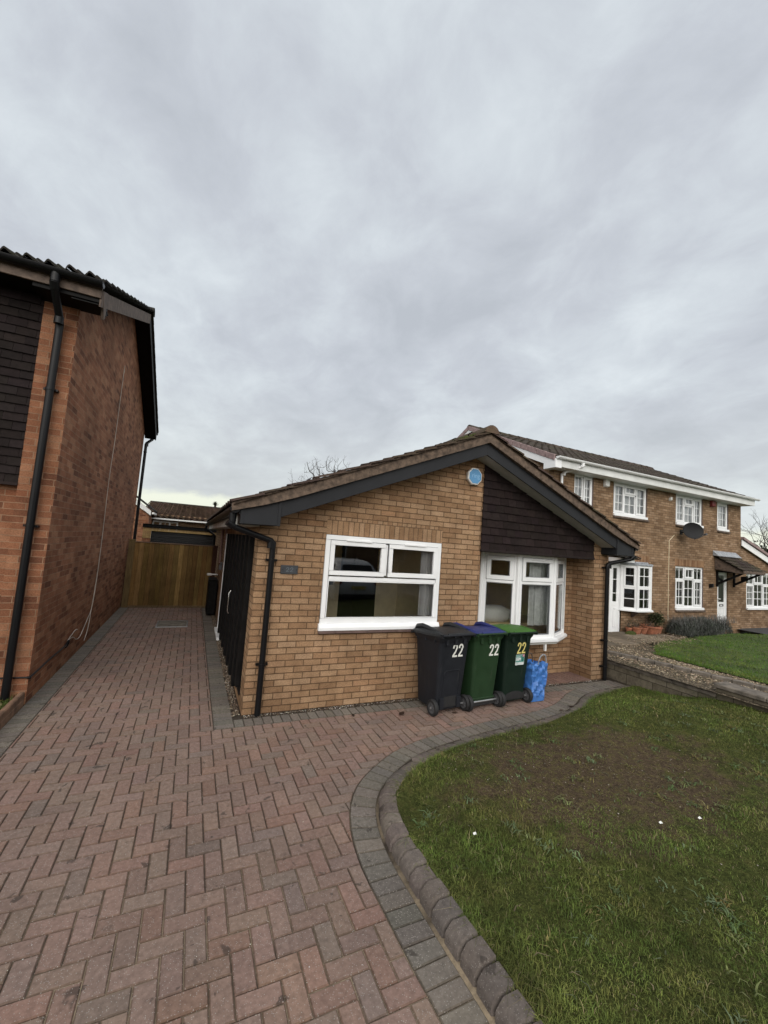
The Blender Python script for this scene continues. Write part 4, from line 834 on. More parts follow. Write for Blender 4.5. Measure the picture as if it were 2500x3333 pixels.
# ================================================================== WHEELED BINS, BAG
def rrect(x0, x1, y0, y1, r, z, n=4):
    pts = []
    for cx, cy, a0 in ((x1-r, y0+r, -90), (x1-r, y1-r, 0), (x0+r, y1-r, 90), (x0+r, y0+r, 180)):
        pts += [(cx+r*math.cos(R(a0+90*k/n)), cy+r*math.sin(R(a0+90*k/n)), z) for k in range(n+1)]
    return pts
def wheelie(loc, rz, body_m, lid_m, style, label, group='wheeled bins by the bungalow wall', axle_m='steel', sc=1.0):
    """local: -y is the wheel and hinge side, +y the lid's front"""
    t = thing('wheeled_bin', label, 'wheelie bin', loc, group, rz); local(t)
    b = MB(); X = lambda z: .192+.056*z; YB = lambda z: -.235-.085*z; YF_ = lambda z: .185+.06*z
    rings = [rrect(-X(z), X(z), YB(z), YF_(z), .045, z) for z in (.05, .07, .3, .6, .88)]
    rings += [rrect(-X(.9)-.002, X(.9)+.002, YB(.9)-.002, YF_(.9)+.002, .045, .90), rrect(-.262, .262, -.335, .272, .05, .925), rrect(-.266, .266, -.34, .277, .05, .975)]
    b.loft(rings, True)
    # wheel housing: two cheeks and a dark recess on the hinge side
    if style == 'grey':
        for sx in (-1, 1): b.box(*sorted((sx*.10, sx*.175)), YB(.1)-.03, YB(.1)+.05, .065, .205)
    body = b.build('body', M[body_m], t, .006, 2, 45)
    rc = MB()
    if style == 'grey': rc.box(-.10, .10, YB(.2)-.006, YB(.2)+.04, .085, .215)
    elif style == 'dark':
        rc.prism([(-.19, YB(.12)-.012, .075)]+[(.19*math.cos(R(180-k*18)), YB(.14)-.012, .10+.085*math.sin(R(k*18))) for k in range(11)]+[(.19, YB(.12)-.012, .075)], (0, .05, 0))
    else: rc.box(-.20, .20, YB(.05)-.004, YB(.05)+.02, .045, .10)
    rc.build('wheel_recess', M['rubber'], body)
    if style == 'grey':
        q = MB(); q.T = (Vector((0, YB(.43)+.001, .43)), Vector((1, 0, 0)), Vector((0, -.085, 1)).normalized(), Vector((0, -1, -.085)).normalized())
        pts = [(-.13, -.20), (-.13, .07), (-.115, .105), (-.08, .115), (.08, .115), (.115, .105), (.13, .07), (.13, -.20)]
        for a, c in zip(pts[:-1], pts[1:]):
            d = Vector((c[0]-a[0], c[1]-a[1])); n = Vector((-d.y, d.x)).normalized()*.006; q.prism([(a[0]-n.x, a[1]-n.y, -.004), (c[0]-n.x, c[1]-n.y, -.004), (c[0]+n.x, c[1]+n.y, -.004), (a[0]+n.x, a[1]+n.y, -.004)], (0, 0, .010))
        q.build('moulded_panel', M[body_m], body, .002)
    if style == 'green':
        q = MB(); q.box(-.198, .198, YB(.14)-.012, YB(.14)+.01, .13, .15); q.build('foot_ridge', M[body_m], body, .004)
    # ribs under the rim
    rb = MB()
    for x in (-.14, 0, .14): rb = MB(); rb.box(x-.022, x+.022, -.338, -.29, .86, .93); rb.build('rim_rib', M[body_m], body, .004)
    for sx in (-1, 1):
        for y in (-.2, .0, .18): rb = MB(); rb.box(*sorted((sx*.243, sx*.26)), y-.01, y+.01, .88, .93); rb.build('rim_rib', M[body_m], body, .004)
    hd = MB(); hd.tube([(-.262, -.375, .985), (.262, -.375, .985)], .0165, 10)
    for x in (-.258, -.06, .06, .258): hd.box(x-.012, x+.012, -.38, -.33, .955, .998)
    hd.build('handle', M[body_m], t, smooth=50)
    ax = MB(); ax.tube([(-.295, -.245, .10), (.295, -.245, .10)], .013, 10); ax.build('axle', M[axle_m], t, smooth=60)
    for sx in (-1, 1):
        w = bpy.data.objects.new('wheel', None); COL.objects.link(w); w.parent = t; w.location = (sx*.256, -.245, .10); ORG[w.name] = Vector()
        ty = MB(); pr = [(.066, -.025), (.090, -.027), (.0975, -.018), (.10, 0), (.0975, .018), (.090, .027), (.066, .025)]
        ty.loft([[(px_, r*math.cos(a), r*math.sin(a)) for a in [k*math.pi/14 for k in range(28)]] for r, px_ in pr], False); ty.build('tyre', M['rubber'], w, smooth=35)
        hb = MB(); n = 28; ring = lambda r, x: [(x, r*math.cos(k*2*math.pi/n), r*math.sin(k*2*math.pi/n)) for k in range(n)]
        hb.loft([ring(.068, -.02), ring(.056, -.02), ring(.056, .02), ring(.068, .02)], False); hb.loft([ring(.055, -.006), ring(.055, .006)], True); hb.loft([ring(.022, -.03), ring(.022, .03)], True)
        for k in range(6): a = k*math.pi/3; hb.prism([(-.014, .018*math.cos(a)-.006*math.sin(a), .018*math.sin(a)+.006*math.cos(a)), (-.014, .058*math.cos(a)-.006*math.sin(a), .058*math.sin(a)+.006*math.cos(a)), (-.014, .058*math.cos(a)+.006*math.sin(a), .058*math.sin(a)-.006*math.cos(a)), (-.014, .018*math.cos(a)+.006*math.sin(a), .018*math.sin(a)-.006*math.cos(a))], (.028, 0, 0))
        hb.build('hub', M['hub'], w, smooth=35)
    # lid
    l = MB(); rise = .0
    def lid_ring(x, k): return [(x, y, z+k*c) for y, z, c in ((-.36, 1.0, 0), (-.30, 1.016, .3), (-.12, 1.032, 1), (.08, 1.034, 1), (.24, 1.012, .6), (.305, .982, .1), (.305, .958, 0))]
    xs = [-.278, -.266, -.235, -.17, 0, .17, .235, .266, .278]; ks = [-.05, -.012, .012, .0, .006, .0, .012, -.012, -.05]
    if style == 'dark': ks = [-.05, -.02, .005, .016, .024, .016, .005, -.02, -.05]
    l.loft([lid_ring(x, k) for x, k in zip(xs, ks)], False, closed=False); l.loft([[(x, y, z-.02) for x, y, z in lid_ring(x_, k)] for x_, k in zip(xs, ks)], False, closed=False)
    l.loft([rrect(-.274, .274, -.35, .30, .05, .962), rrect(-.278, .278, -.355, .305, .05, .985), rrect(-.272, .272, -.35, .295, .05, .999)], True)
    l.tube([(-.18, -.372, 1.002), (.18, -.372, 1.002)], .012, 8)
    lid = l.build('lid', M[lid_m], t, smooth=40)
    if style != 'dark':
        for sx in (-1, 1):
            h = MB(); h.tube([(sx*.236, .255, 1.0), (sx*.236, .21, 1.05), (sx*.236, .10, 1.066), (sx*.236, -.02, 1.052), (sx*.236, -.17, 1.03), (sx*.236, -.30, 1.006)], [.022, .026, .028, .027, .023, .014], 8); h.build('lid_grip', M[lid_m], lid, smooth=50)
    else:
        for sx in (-1, 1): h = MB(); h.tube([(sx*.256, -.355, 1.0), (sx*.243, -.1, 1.036), (sx*.243, .12, 1.032), (sx*.256, .29, .988)], .014, 8); h.build('lid_rib', M[lid_m], lid, smooth=50)
    def kids(o):
        for c in o.children: yield c; yield from kids(c)
    for o in kids(t):           # the rim and lid fall towards the front
        if o.type == 'MESH' and o.parent.name.split('.')[0] != 'wheel':
            for v in o.data.vertices: v.co.z += sstep(.72, .93, v.co.z)*(-.085*v.co.y-.012)
    return t, YB
def bin_number(t, YB, x, z, w, h, m, tw=.024):
    q = MB(); n = Vector((0, -1, -.085)).normalized(); q.T = (Vector((x, YB(z)-.001, z)), Vector((1, 0, 0)), Vector((0, -.085, 1)).normalized(), n); gap = .016
    for k in (0, 1): two(q, k*(w+gap), 0, h, w, tw, .0015)
    q.closed_ok = False; q.build('number_sticker', M[m], t)
t, YB = wheelie((2.445, -.325, 0), R(5), 'bin_grey', 'lid_grey', 'grey', 'charcoal grey wheelie bin with white 22, leftmost of the three under the wide window'); bin_number(t, YB, -.035, .715, .078, .165, 'digit_w')
t, YB = wheelie((3.0, -.315, 0), R(4), 'bin_green', 'lid_blue', 'green', 'mid-green wheelie bin with blue lid and white 22, middle of the three'); bin_number(t, YB, .02, .70, .075, .155, 'digit_w')
t, YB = wheelie((3.55, -.305, 0), R(3), 'bin_dkgreen', 'lid_green', 'dark', 'dark green wheelie bin with bright green lid, yellow 22 and printed label'); bin_number(t, YB, -.03, .705, .072, .155, 'digit_y', .022)
q = MB(); zl = .545; n = Vector((0, -1, -.085)).normalized(); q.T = (Vector((-.04, YB(zl)-.001, zl)), Vector((1, 0, 0)), Vector((0, -.085, 1)).normalized(), n); q.closed_ok = False
TE, WHT, PK, GR, DG = (.07, .25, .21), (.62, .66, .66), (.55, .12, .22), (.30, .36, .36), (.02, .10, .085)
def lq(a, b, c, d, k, col): q.quad((a, b, k*.0003), (c, b, k*.0003), (c, d, k*.0003), (a, d, k*.0003), col)
lq(0, 0, .165, .145, 1, WHT); lq(.003, .04, .162, .142, 2, TE); lq(.010, .058, .098, .10, 3, WHT); lq(.010, .108, .085, .116, 3, WHT); lq(.13, .112, .160, .142, 3, PK); lq(.134, .122, .156, .127, 4, WHT)
for k in range(4): lq(.015, .064+.009*k, .05+.012*(k % 2), .067+.009*k, 4, GR)
lq(.065, .062, .092, .072, 4, DG)
for k in range(3): lq(.122, .048+.020*k, .150, .062+.020*k, 3, DG)
for k in range(2): lq(.012, .026-.012*k, .07-.02*k, .031-.012*k, 2, GR)
lq(.010, .125, .11, .131, 3, GR); q.build('printed_label', M['paint'], t)
mc = thing('meter_cabinet', 'slim black cabinet standing against the side wall near the fence', 'cabinet', (-.16, 6.5, 0))
q = MB(); q.box(-.23, -.03, 6.1, 6.8, .04, .88); mcb = q.build('body', M['black_wood'], mc, .01); q = MB(); q.box(-.24, -.03, 6.08, 6.82, .88, .90); q.build('lid', M['black_wood'], mc, .006); q = MB(); q.box(-.236, -.23, 6.15, 6.75, .10, .84); q.build('door', M['black_wood'], mc, .002)

# crumpled blue bag
bg_ = thing('shopping_bag', 'tall crumpled blue woven shopping bag on the paving beside the dark green bin', 'bag', (3.985, -.49, .012)); 
b = MB(); rings = []; rs = np.random.RandomState(4)
for k in range(27):
    z = k/26; h = .012+z*.555; hw, hd = .128+.018*z-.006*math.sin(z*7), .085+.045*z; ring = []
    for (x, y) in [(-1, -1), (-.75, -1.0), (-.5, -1), (-.25, -1), (0, -1), (.25, -1), (.5, -1), (.75, -1), (1, -1), (1, -.5), (1, 0), (1, .5), (1, 1), (.5, 1), (0, 1), (-.5, 1), (-1, 1), (-1, .5), (-1, 0), (-1, -.5)]:
        cr = .011*math.sin(9*x+17*z+2*math.sin(7*z))+.010*math.sin(13*z-6*x+y*3)+.008*math.sin(23*z+5*x*y)+rs.normal(0, .003)
        fade = min(1, z*6)*.9+.1; ring.append((3.985+x*hw+(y*0+cr*fade if abs(x) == 1 else cr*.4*fade)-.012*z, -.49+y*hd+(cr*fade*1.25 if abs(y) == 1 else 0)-.01*(1-z)*0, h+(.02*math.sin(3*x+1)*z if k == 26 else 0)-(.018*(y+1)*z)))
    rings.append(ring)
b.loft(rings, False); b.add([p for p in rings[0]], [tuple(range(20))]); bag = b.build('body', M['bag'], bg_, smooth=24)
h = MB(); h.closed_ok = False
def strap(mb, pts, w, d=Vector((1, 0, 0))):
    for p, q_ in zip(pts[:-1], pts[1:]): p, q_ = Vector(p), Vector(q_); mb.quad(tuple(p-d*w), tuple(p+d*w), tuple(q_+d*w), tuple(q_-d*w))
hp = lambda y, zs_, x0, x1: [(x0, y, zs_), (x0+.01, y-.003, zs_+.06), (x0+.035, y-.008, zs_+.115), ((x0+x1)/2, y-.012, zs_+.14), (x1-.02, y-.008, zs_+.125), (x1, y-.003, zs_+.07), (x1+.01, y, zs_)]
for y, zz_, c in ((-.624, .545, 0), (-.365, .50, 1)):
    h = MB(); h.tube(hp(y, zz_, 3.92, 4.065), .0085, 6); h.build('handle', [M['lead'], M['timber_old']][c], bg_, smooth=60)

# dry leaves lying on the paving
for k, (x, y, c, lab) in enumerate(((1.25, -.34, (.03, .022, .016), 'small dark curled leaf on the grey soldier course'), (1.85, -.46, (.032, .018, .012), 'largest dark brown leaf, on the red paving left of the charcoal bin'), (2.54, -.60, (.05, .03, .02), 'brown leaf lying by the wheels of the charcoal bin'), (4.32, -.86, (.035, .02, .015), 'dark leaf on the grey edging before the blue bag'), (4.08, -.92, (.06, .04, .03), 'pale brown scrap of leaf near the lawn edge before the blue bag'))):
    q = MB(); a = random.uniform(0, 3); L = .045 if k != 1 else .07; q.closed_ok = False; pts = [(-1, 0), (-.5, .35), (.2, .42), (1, 0), (.2, -.42), (-.5, -.35)]
    vs = [(x+(u*math.cos(a)-v*math.sin(a))*L, y+(u*math.sin(a)+v*math.cos(a))*L, .010+.02*abs(v)+.012*abs(u)*(k % 2)) for u, v in pts]+[(x, y, .006)]
    q.add(vs, [(i, (i+1) % 6, 6) for i in range(6)], c); tag(q.build('fallen_leaf', M['leaf_dark']), lab, 'leaf', 'fallen leaves on the paving')
for k, (x, y, lab) in enumerate(((1.30, -2.62, 'larger white paper scrap on the grass nearest the raised kerb'), (2.75, -3.02, 'left white scrap of the two at the near edge of the bare patch'), (3.15, -3.08, 'right white scrap of the two at the near edge of the bare patch'))):
    q = MB(); z = lawn_h(x, y)+.022; q.closed_ok = False; q.add([(x-.012, y, z), (x+.010, y-.008, z+.004), (x+.013, y+.010, z+.010), (x-.008, y+.013, z+.005), (x-.004, y+.004, z-.006)], [(0, 1, 4), (1, 2, 4), (2, 3, 4), (3, 0, 4)]); tag(q.build('paper_scrap', M['white']), lab, 'litter', 'white scraps on the lawn')

# ================================================================== MANHOLE, FENCE
mh = thing('manhole_cover', 'rectangular recessed manhole cover in the paved side drive', 'manhole cover', (-.94, 5.2, 0))
q = MB(); q.T = (Vector((-1.24, 4.86, 0)), Vector((1, 0, 0)), Vector((0, 1, 0)), Vector((0, 0, 1))); q.rframe(0, 0, .62, .68, .03, -.02, .012); q.build('frame', M['steel'], mh, .003)
q = MB(); q.box(-1.21, -.65, 4.89, 5.51, -.02, .006); q.build('lid', M['concrete'], mh, .004)
fe = thing('timber_fence', 'tall brown close-boarded timber fence closing the side passage', 'fence', (-1.15, 7.4, 0))
GB = [(.185, .118, .045), (.205, .134, .052), (.165, .104, .040), (.225, .150, .062), (.172, .110, .046)]
for k in range(17):
    x0 = -2.075+k*.118; q = MB(); c = jit(random.choice(GB), .32); z1 = 1.685+random.uniform(-.004, .004)
    q.prism([(x0, 7.374, .05), (x0+.112, 7.392, .05), (x0+.112, 7.405, .05), (x0, 7.404, .05)], (0, 0, z1-.05), c); q.build('fence_board', M['board'], fe)
q = MB(); q.box(-2.07, -.09, 7.365, 7.43, 1.685, 1.71, (.17, .115, .085)); q.build('top_rail', M['board'], fe, .004)
q = MB(); q.box(-2.08, -.06, 7.406, 7.42, .05, 1.68, (.03, .02, .01)); q.build('gap_shade_backing', M['board'], fe)  # dark sheet added behind the boards to paint shade into the gaps
q = MB(); q.box(-2.07, -.09, 7.37, 7.42, .0, .05, (.16, .12, .075)); q.build('gravel_board', M['board'], fe, .004)
for x0, x1, z1, c in ((-2.20, -2.06, 1.735, (.15, .108, .055)), (-.17, -.05, 1.70, (.06, .028, .02))):
    q = MB(); q.box(x0, x1, 7.34, 7.46, 0, z1, c); q.box(x0-.008, x1+.008, 7.33, 7.47, z1, z1+.02, c); q.build('post', M['board'], fe, .005)

# ================================================================== LEFT HOUSE
lh = thing('red_brick_house', 'two-storey red brick house at the left edge with black gutters and dark tile hanging', 'house', (-2.23, .9, 0))
EZ = 4.80; RY, RZ = 4.42, 6.52
lt = lambda y: EZ+.02+(RZ-.18-EZ)*(1-abs(y-RY)/(RY-.9))
w = MB(); w.closed_ok = False; wall_sheet(w, lambda u, z: (-2.23, u, z), [.9, RY, 8.03], -.05, lt, [])
w.quad((-2.23, .9, -.05), (-2.575, .9, -.05), (-2.575, .9, EZ+.1), (-2.23, .9, EZ+.1)); w.quad((-2.575, .9, -.05), (-2.575, 1.05, -.05), (-2.575, 1.05, EZ), (-2.575, .9, EZ)); w.quad((-2.575, .98, -.05), (-9, .98, -.05), (-9, .98, 2.5), (-2.575, .98, 2.5)); w.quad((-2.23, 8.03, -.05), (-9, 8.03, -.05), (-9, 8.03, EZ), (-2.23, 8.03, EZ))
lw = w.build('wall', M['brick_red'], lh)
q = MB(); q.box(-9, -2.575, .93, 1.0, 2.47, EZ); q.build('backing', M['dark'], lh)
q = MB(); zs = [2.47+k*.101 for k in range(24)]; hung_tiles(q, lambda u, z, n: (u, .93-n, z), -6.5, -2.575, zs, lambda u: EZ+.05, .018, .19, (.017, .0125, .012)); q.build('tile_hanging', M['hung'], lh)
q = MB(); q.box(-6.5, -2.575, .885, .93, 2.445, 2.475, (.028, .02, .019)); q.build('tile_batten', M['hung'], lh)
rf = MB(); ph = math.atan2(RZ-4.86, RY-.50); c_, s_ = math.cos(ph), math.sin(ph); RLn = (RY-.50)/c_
tiled_roof(rf, (-7.6, .47, 4.885), (1, 0, 0), (0, c_, s_), (0, -s_, c_), 5.68, RLn, .19, .335, .033, .024, (1, 1, 1), .2, nu=12)
tiled_roof(rf, (-1.92, 8.36, 4.86), (-1, 0, 0), (0, -c_, s_), (0, s_, c_), 5.68, RLn, .152, .335, .026, .024, (1, 1, 1), .2, nu=6)
lr = rf.build('roof', M['roof_dark'], lh, smooth=35)
rd = MB()
for k in range(13):
    x = -1.90-k*.44; rd.loft([[(xx, RY+math.cos(a)*r, RZ-.05+math.sin(a)*r) for a in [R(170*i/8+5) for i in range(9)]] for xx, r in ((x, .135), (x-.43, .122))], False, closed=False)
rd.build('ridge_tile', M['roof_dark'], lr, smooth=40)
for sg, y0 in ((1, .56), (-1, 8.28)):
    q = MB(); a = (-1.955, y0, 4.79); b_ = (-1.955, RY, RZ-.06); dz = -.20; q.prism([a, b_, (b_[0], b_[1], b_[2]+dz), (a[0], y0+sg*.0, a[2]+dz+.01)], (-.022, 0, 0)); q.build('bargeboard', M['timber_old'] if sg == 1 else M['black_wood'], lh, .003)
    q = MB(); q.closed_ok = False; q.prism([(-1.98, y0, 4.62), (-1.98, RY, RZ-.225), (-2.24, RY, RZ-.225), (-2.24, y0, 4.62)], (0, 0, .012)); q.build('soffit', M['black_wood'], lh)
q = MB(); q.prism([(-1.950, .56, 4.80), (-1.950, .80, 4.90), (-1.950, .80, 4.58), (-1.950, .74, 4.53)], (-.03, 0, 0)); q.build('bargeboard_foot', M['timber_old'], lh, .003)
q = MB(); q.box(-9, -1.96, .545, .57, 4.70, 4.85); q.build('fascia', M['timber_old'], lh, .003)
q = MB(); q.box(-9, -1.96, .57, .98, 4.70, 4.712); q.build('eaves_soffit', M['black_wood'], lh)
q = MB(); gutter(q, (-9, .49, 4.86), (-1.94, .49, 4.86), .062); q.build('gutter', M['black_pl'], lh, smooth=50)
q = MB(); gutter(q, (-9, 8.42, 4.84), (-1.94, 8.42, 4.84), .058); q.build('gutter', M['black_pl'], lh, smooth=50)
downpipe(lh, [(-2.385, .49, 4.82), (-2.385, .49, 4.70), (-2.385, .53, 4.64), (-2.385, .78, 4.46), (-2.385, .825, 4.40), (-2.385, .83, 4.3), (-2.395, .83, .1)], [(-2.387, .83, 3.6), (-2.39, .83, 2.0)], .040, wall_at=.9)
downpipe(lh, [(-2.06, 8.42, 4.78), (-2.06, 8.40, 4.66), (-2.08, 8.34, 4.60), (-2.16, 8.14, 4.46), (-2.17, 8.10, 4.40), (-2.17, 8.10, 4.3), (-2.17, 8.10, 0)], [(-2.17, 8.10, 4.2)], .038, axis='')
q = MB(); q.box(-2.6, -1.966, .572, .93, 4.655, 4.80); q.build('eaves_end', M['black_wood'], lh)
cb_ = MB(); X_ = -2.222
for pts in ([(X_, 3.99, 5.13), (X_, 4.02, 5.0), (X_, 3.99, 4.92), (X_, 3.97, 3.7), (X_, 3.90, 2.9), (X_, 3.96, 1.6), (X_, 3.82, .55), (X_+.02, 3.6, .25), (X_+.04, 3.32, .13)], [(X_, 3.97, 1.62), (X_+.01, 3.88, .9), (X_, 3.80, .55), (X_+.01, 3.5, .42), (X_+.02, 3.1, .26), (X_+.02, 2.85, .26), (X_+.01, 2.65, .34), (X_, 2.4, .34)], [(X_, 2.4, .34), (X_+.02, 2.6, .42), (X_+.02, 2.75, .43), (X_+.01, 2.9, .40)]):
    cb_.tube(catmull(pts, .06).tolist(), .0055, 6)
tag(cb_.build('cable', simple('beige_cable', (.50, .44, .38), .6, .1), smooth=80), 'thin white cable running down the red brick side wall with loose ends', 'cable')
q = MB(); q.tube(catmull([(-2.6, .885, .31), (-2.24, .885, .30), (-2.215, .93, .30), (-2.215, 1.6, .305), (-2.215, 2.25, .30), (-2.2, 2.34, .36), (-2.2, 2.38, .30), (-2.21, 2.3, .27)], .05).tolist(), .010, 6); tag(q.build('cable', M['black_pl'], smooth=80), 'black cable running low around the red brick corner', 'cable')
q = MB(); q.box(-2.29, -2.235, -8, .88, -.05, .15); q.box(-2.255, -2.232, -8, .87, -.05, .08); tag(q.build('timber_edging', M['timber_edge'], bevel=.012), 'brown timber edging between the left front grass and the drive', 'edging')
g = MB(); g.quad((-9, -8, .06), (-2.28, -8, .06), (-2.28, 1.0, .06), (-9, 1.0, .06)); tag(g.build('side_lawn', M['lawn']), kind='structure')
n = 6000; x = np.random.uniform(-3.4, -2.29, n); y = np.random.uniform(-1.0, .9, n); tag(blades('side_grass', np.stack([x, y, np.full(n, .058)], 1), np.random.gamma(6, 1/6, n)*.06, np.random.uniform(.004, .007, n), grasscol(x, y, (.05, .08, .016))), kind='stuff')

# ================================================================== REAR
gb = thing('garden_building', 'low timber-clad garden building with black roller shutter behind the fence', 'garden building', (-1, 11, 0))
q = MB(); q.box(-2.30, 1.6, 10.98, 11.3, 2.10, 2.205); q.box(-2.30, 1.6, 10.96, 13, 2.205, 2.225); q.build('roof', M['black_wood'], gb, .004)
for k in range(3): q = MB(); q.box(-2.28, 1.6, 11.02, 11.08, 1.99+.0367*k*1.0, 1.99+.0367*(k+1)-.003, jit((.36, .255, .13), .12)); q.build('cladding_board', M['board'], gb)
for k in range(3): q = MB(); q.box(-2.28, -2.03, 11.01, 11.09, 1.74+.084*k, 1.74+.084*(k+1)-.004, jit((.34, .235, .12), .12)); q.build('cladding_board', M['board'], gb)
q = MB(); q.box(-2.28, -2.03, 11.02, 11.1, 0, 1.74); q.build('wall', M['brick_red'], gb)
q = MB(); q.box(-2.03, 1.6, 11.12, 11.14, 0, 1.99)
for k in range(13): q.box(-2.0, 1.6, 11.085, 11.12, .25+k*.13, .25+k*.13+.10)
sh = q.build('shutter', M['shutter'], gb, .01)
q = MB()
for k in range(12): q.box(-1.93, 1.6, 11.078, 11.09, .365+k*.13, .373+k*.13)
q.build('slat_edge', M['hub'], sh)
rh = thing('rear_house', 'far brick house with brown pantile roof and white window behind the garden building', 'house', (-1, 16, 0))
q = MB(); q.closed_ok = False; q.quad((-7, 16.2, 0), (9, 16.2, 0), (9, 16.2, 2.75), (-7, 16.2, 2.75)); q.build('wall', M['brick_far'], rh)
q = MB(); ph = math.atan2(3.50-2.60, 4.4); tiled_roof(q, (-2.97, 15.75, 2.60), (1, 0, 0), (0, math.cos(ph), math.sin(ph)), (0, -math.sin(ph), math.cos(ph)), 11, 4.5, .23, .34, .045, .06, (2.0, 1.6, 1.4), .3, nu=8); rr_ = q.build('roof', M['roof_far'], rh, smooth=30)
q = MB(); q.tube([(-2.97, 20.1, 3.46), (8, 20.1, 3.46)], .10, 8); q.build('ridge_tile', M['roof_dark'], rr_, smooth=40)
q = MB(); q.box(-2.6, 8, 15.70, 15.74, 2.50, 2.56); q.build('gutter', M['upvc_old'], rh)
window(rh, (-2.45, 16.18, 1.5), (1, 0, 0), (0, -1, 0), 1.05, .95, [(.06, .06, .30, .89, 0, 1, 1), (.36, .06, .68, .89, 0, 2, 1), (.74, .06, .99, .89, 0, 1, 1)], .06)
q = MB(); q.closed_ok = False; q.quad((-2.5, 16.6, 1.3), (-1.3, 16.6, 1.3), (-1.3, 16.6, 2.5), (-2.5, 16.6, 2.5)); q.build('curtain', M['netting'], rh)
rw = thing('rear_extension', 'red brick extension with white bargeboard half hidden behind the left house', 'extension', (-3.4, 15, 0))
q = MB(); q.closed_ok = False; q.add([(-6, 14.6, 0), (-2.46, 14.6, 0), (-2.46, 14.6, 2.62), (-2.86, 14.6, 2.92), (-6, 14.6, 5.2)], [(0, 1, 2, 3, 4)]); q.quad((-2.46, 14.6, 0), (-2.46, 16.2, 0), (-2.46, 16.2, 2.62), (-2.46, 14.6, 2.62)); q.build('wall', M['brick_red'], rw)
q = MB(); q.prism([(-2.40, 14.45, 2.60), (-2.40, 14.45, 2.80), (-4.4, 14.45, 4.28), (-4.4, 14.45, 4.08)], (0, .04, 0)); q.build('bargeboard', M['upvc_old'], rw, .004)
q = MB(); q.prism([(-2.30, 14.40, 2.80), (-2.30, 14.40, 2.86), (-4.4, 14.40, 4.40), (-4.4, 14.40, 4.32)], (0, 1.7, 0)); q.build('roof', M['roof_dark'], rw)
q = MB(); q.box(-2.36, -2.28, 14.4, 15.7, 2.66, 2.74); q.build('gutter', M['white'], rw, .01)

# ================================================================== BARE TREES, BIRDS
def bare_tree(name, label, base, hgt, spread, seed, levels=5, r0=.10, col='bark', lean=(0, 0), cut=.004, fork=3, up=.25, k0=.8):
    rs = random.Random(seed); tr = thing(name, label, 'tree', base); mb = MB(); tk = MB()
    def grow(p, d, L, r, lv, mbx):
        pts = [p]; n = 4
        for k in range(n): d = (d+Vector((rs.gauss(0, .16), rs.gauss(0, .16), rs.gauss(0, .10)+up*.12))).normalized(); pts.append(pts[-1]+d*L/n)
        mbx.tube(pts, [r*(1-.45*i/n) for i in range(n+1)], 5 if lv < 3 else 3)
        if lv >= levels or r < cut: return
        for k in range(fork if lv else fork+1):
            q_ = pts[rs.choice((2, 3, 4))] if k else pts[-1]; az = rs.uniform(0, 2*math.pi); sp_ = spread*rs.uniform(.5, 1.2)
            o = d.orthogonal().normalized(); o2 = d.cross(o); nd = (d+(o*math.cos(az)+o2*math.sin(az))*sp_+Vector((0, 0, up*.5))).normalized(); grow(q_, nd, L*(rs.uniform(.62, .85) if lv else k0*rs.uniform(.6, 1.1)), r*.56, lv+1, mb)
    grow(Vector(base), Vector((lean[0], lean[1], 1)).normalized(), hgt, r0, 0, tk)
    t_ = tk.build('trunk', M[col], tr, smooth=60); mb.build('crown', M[col], tr, smooth=60); return tr
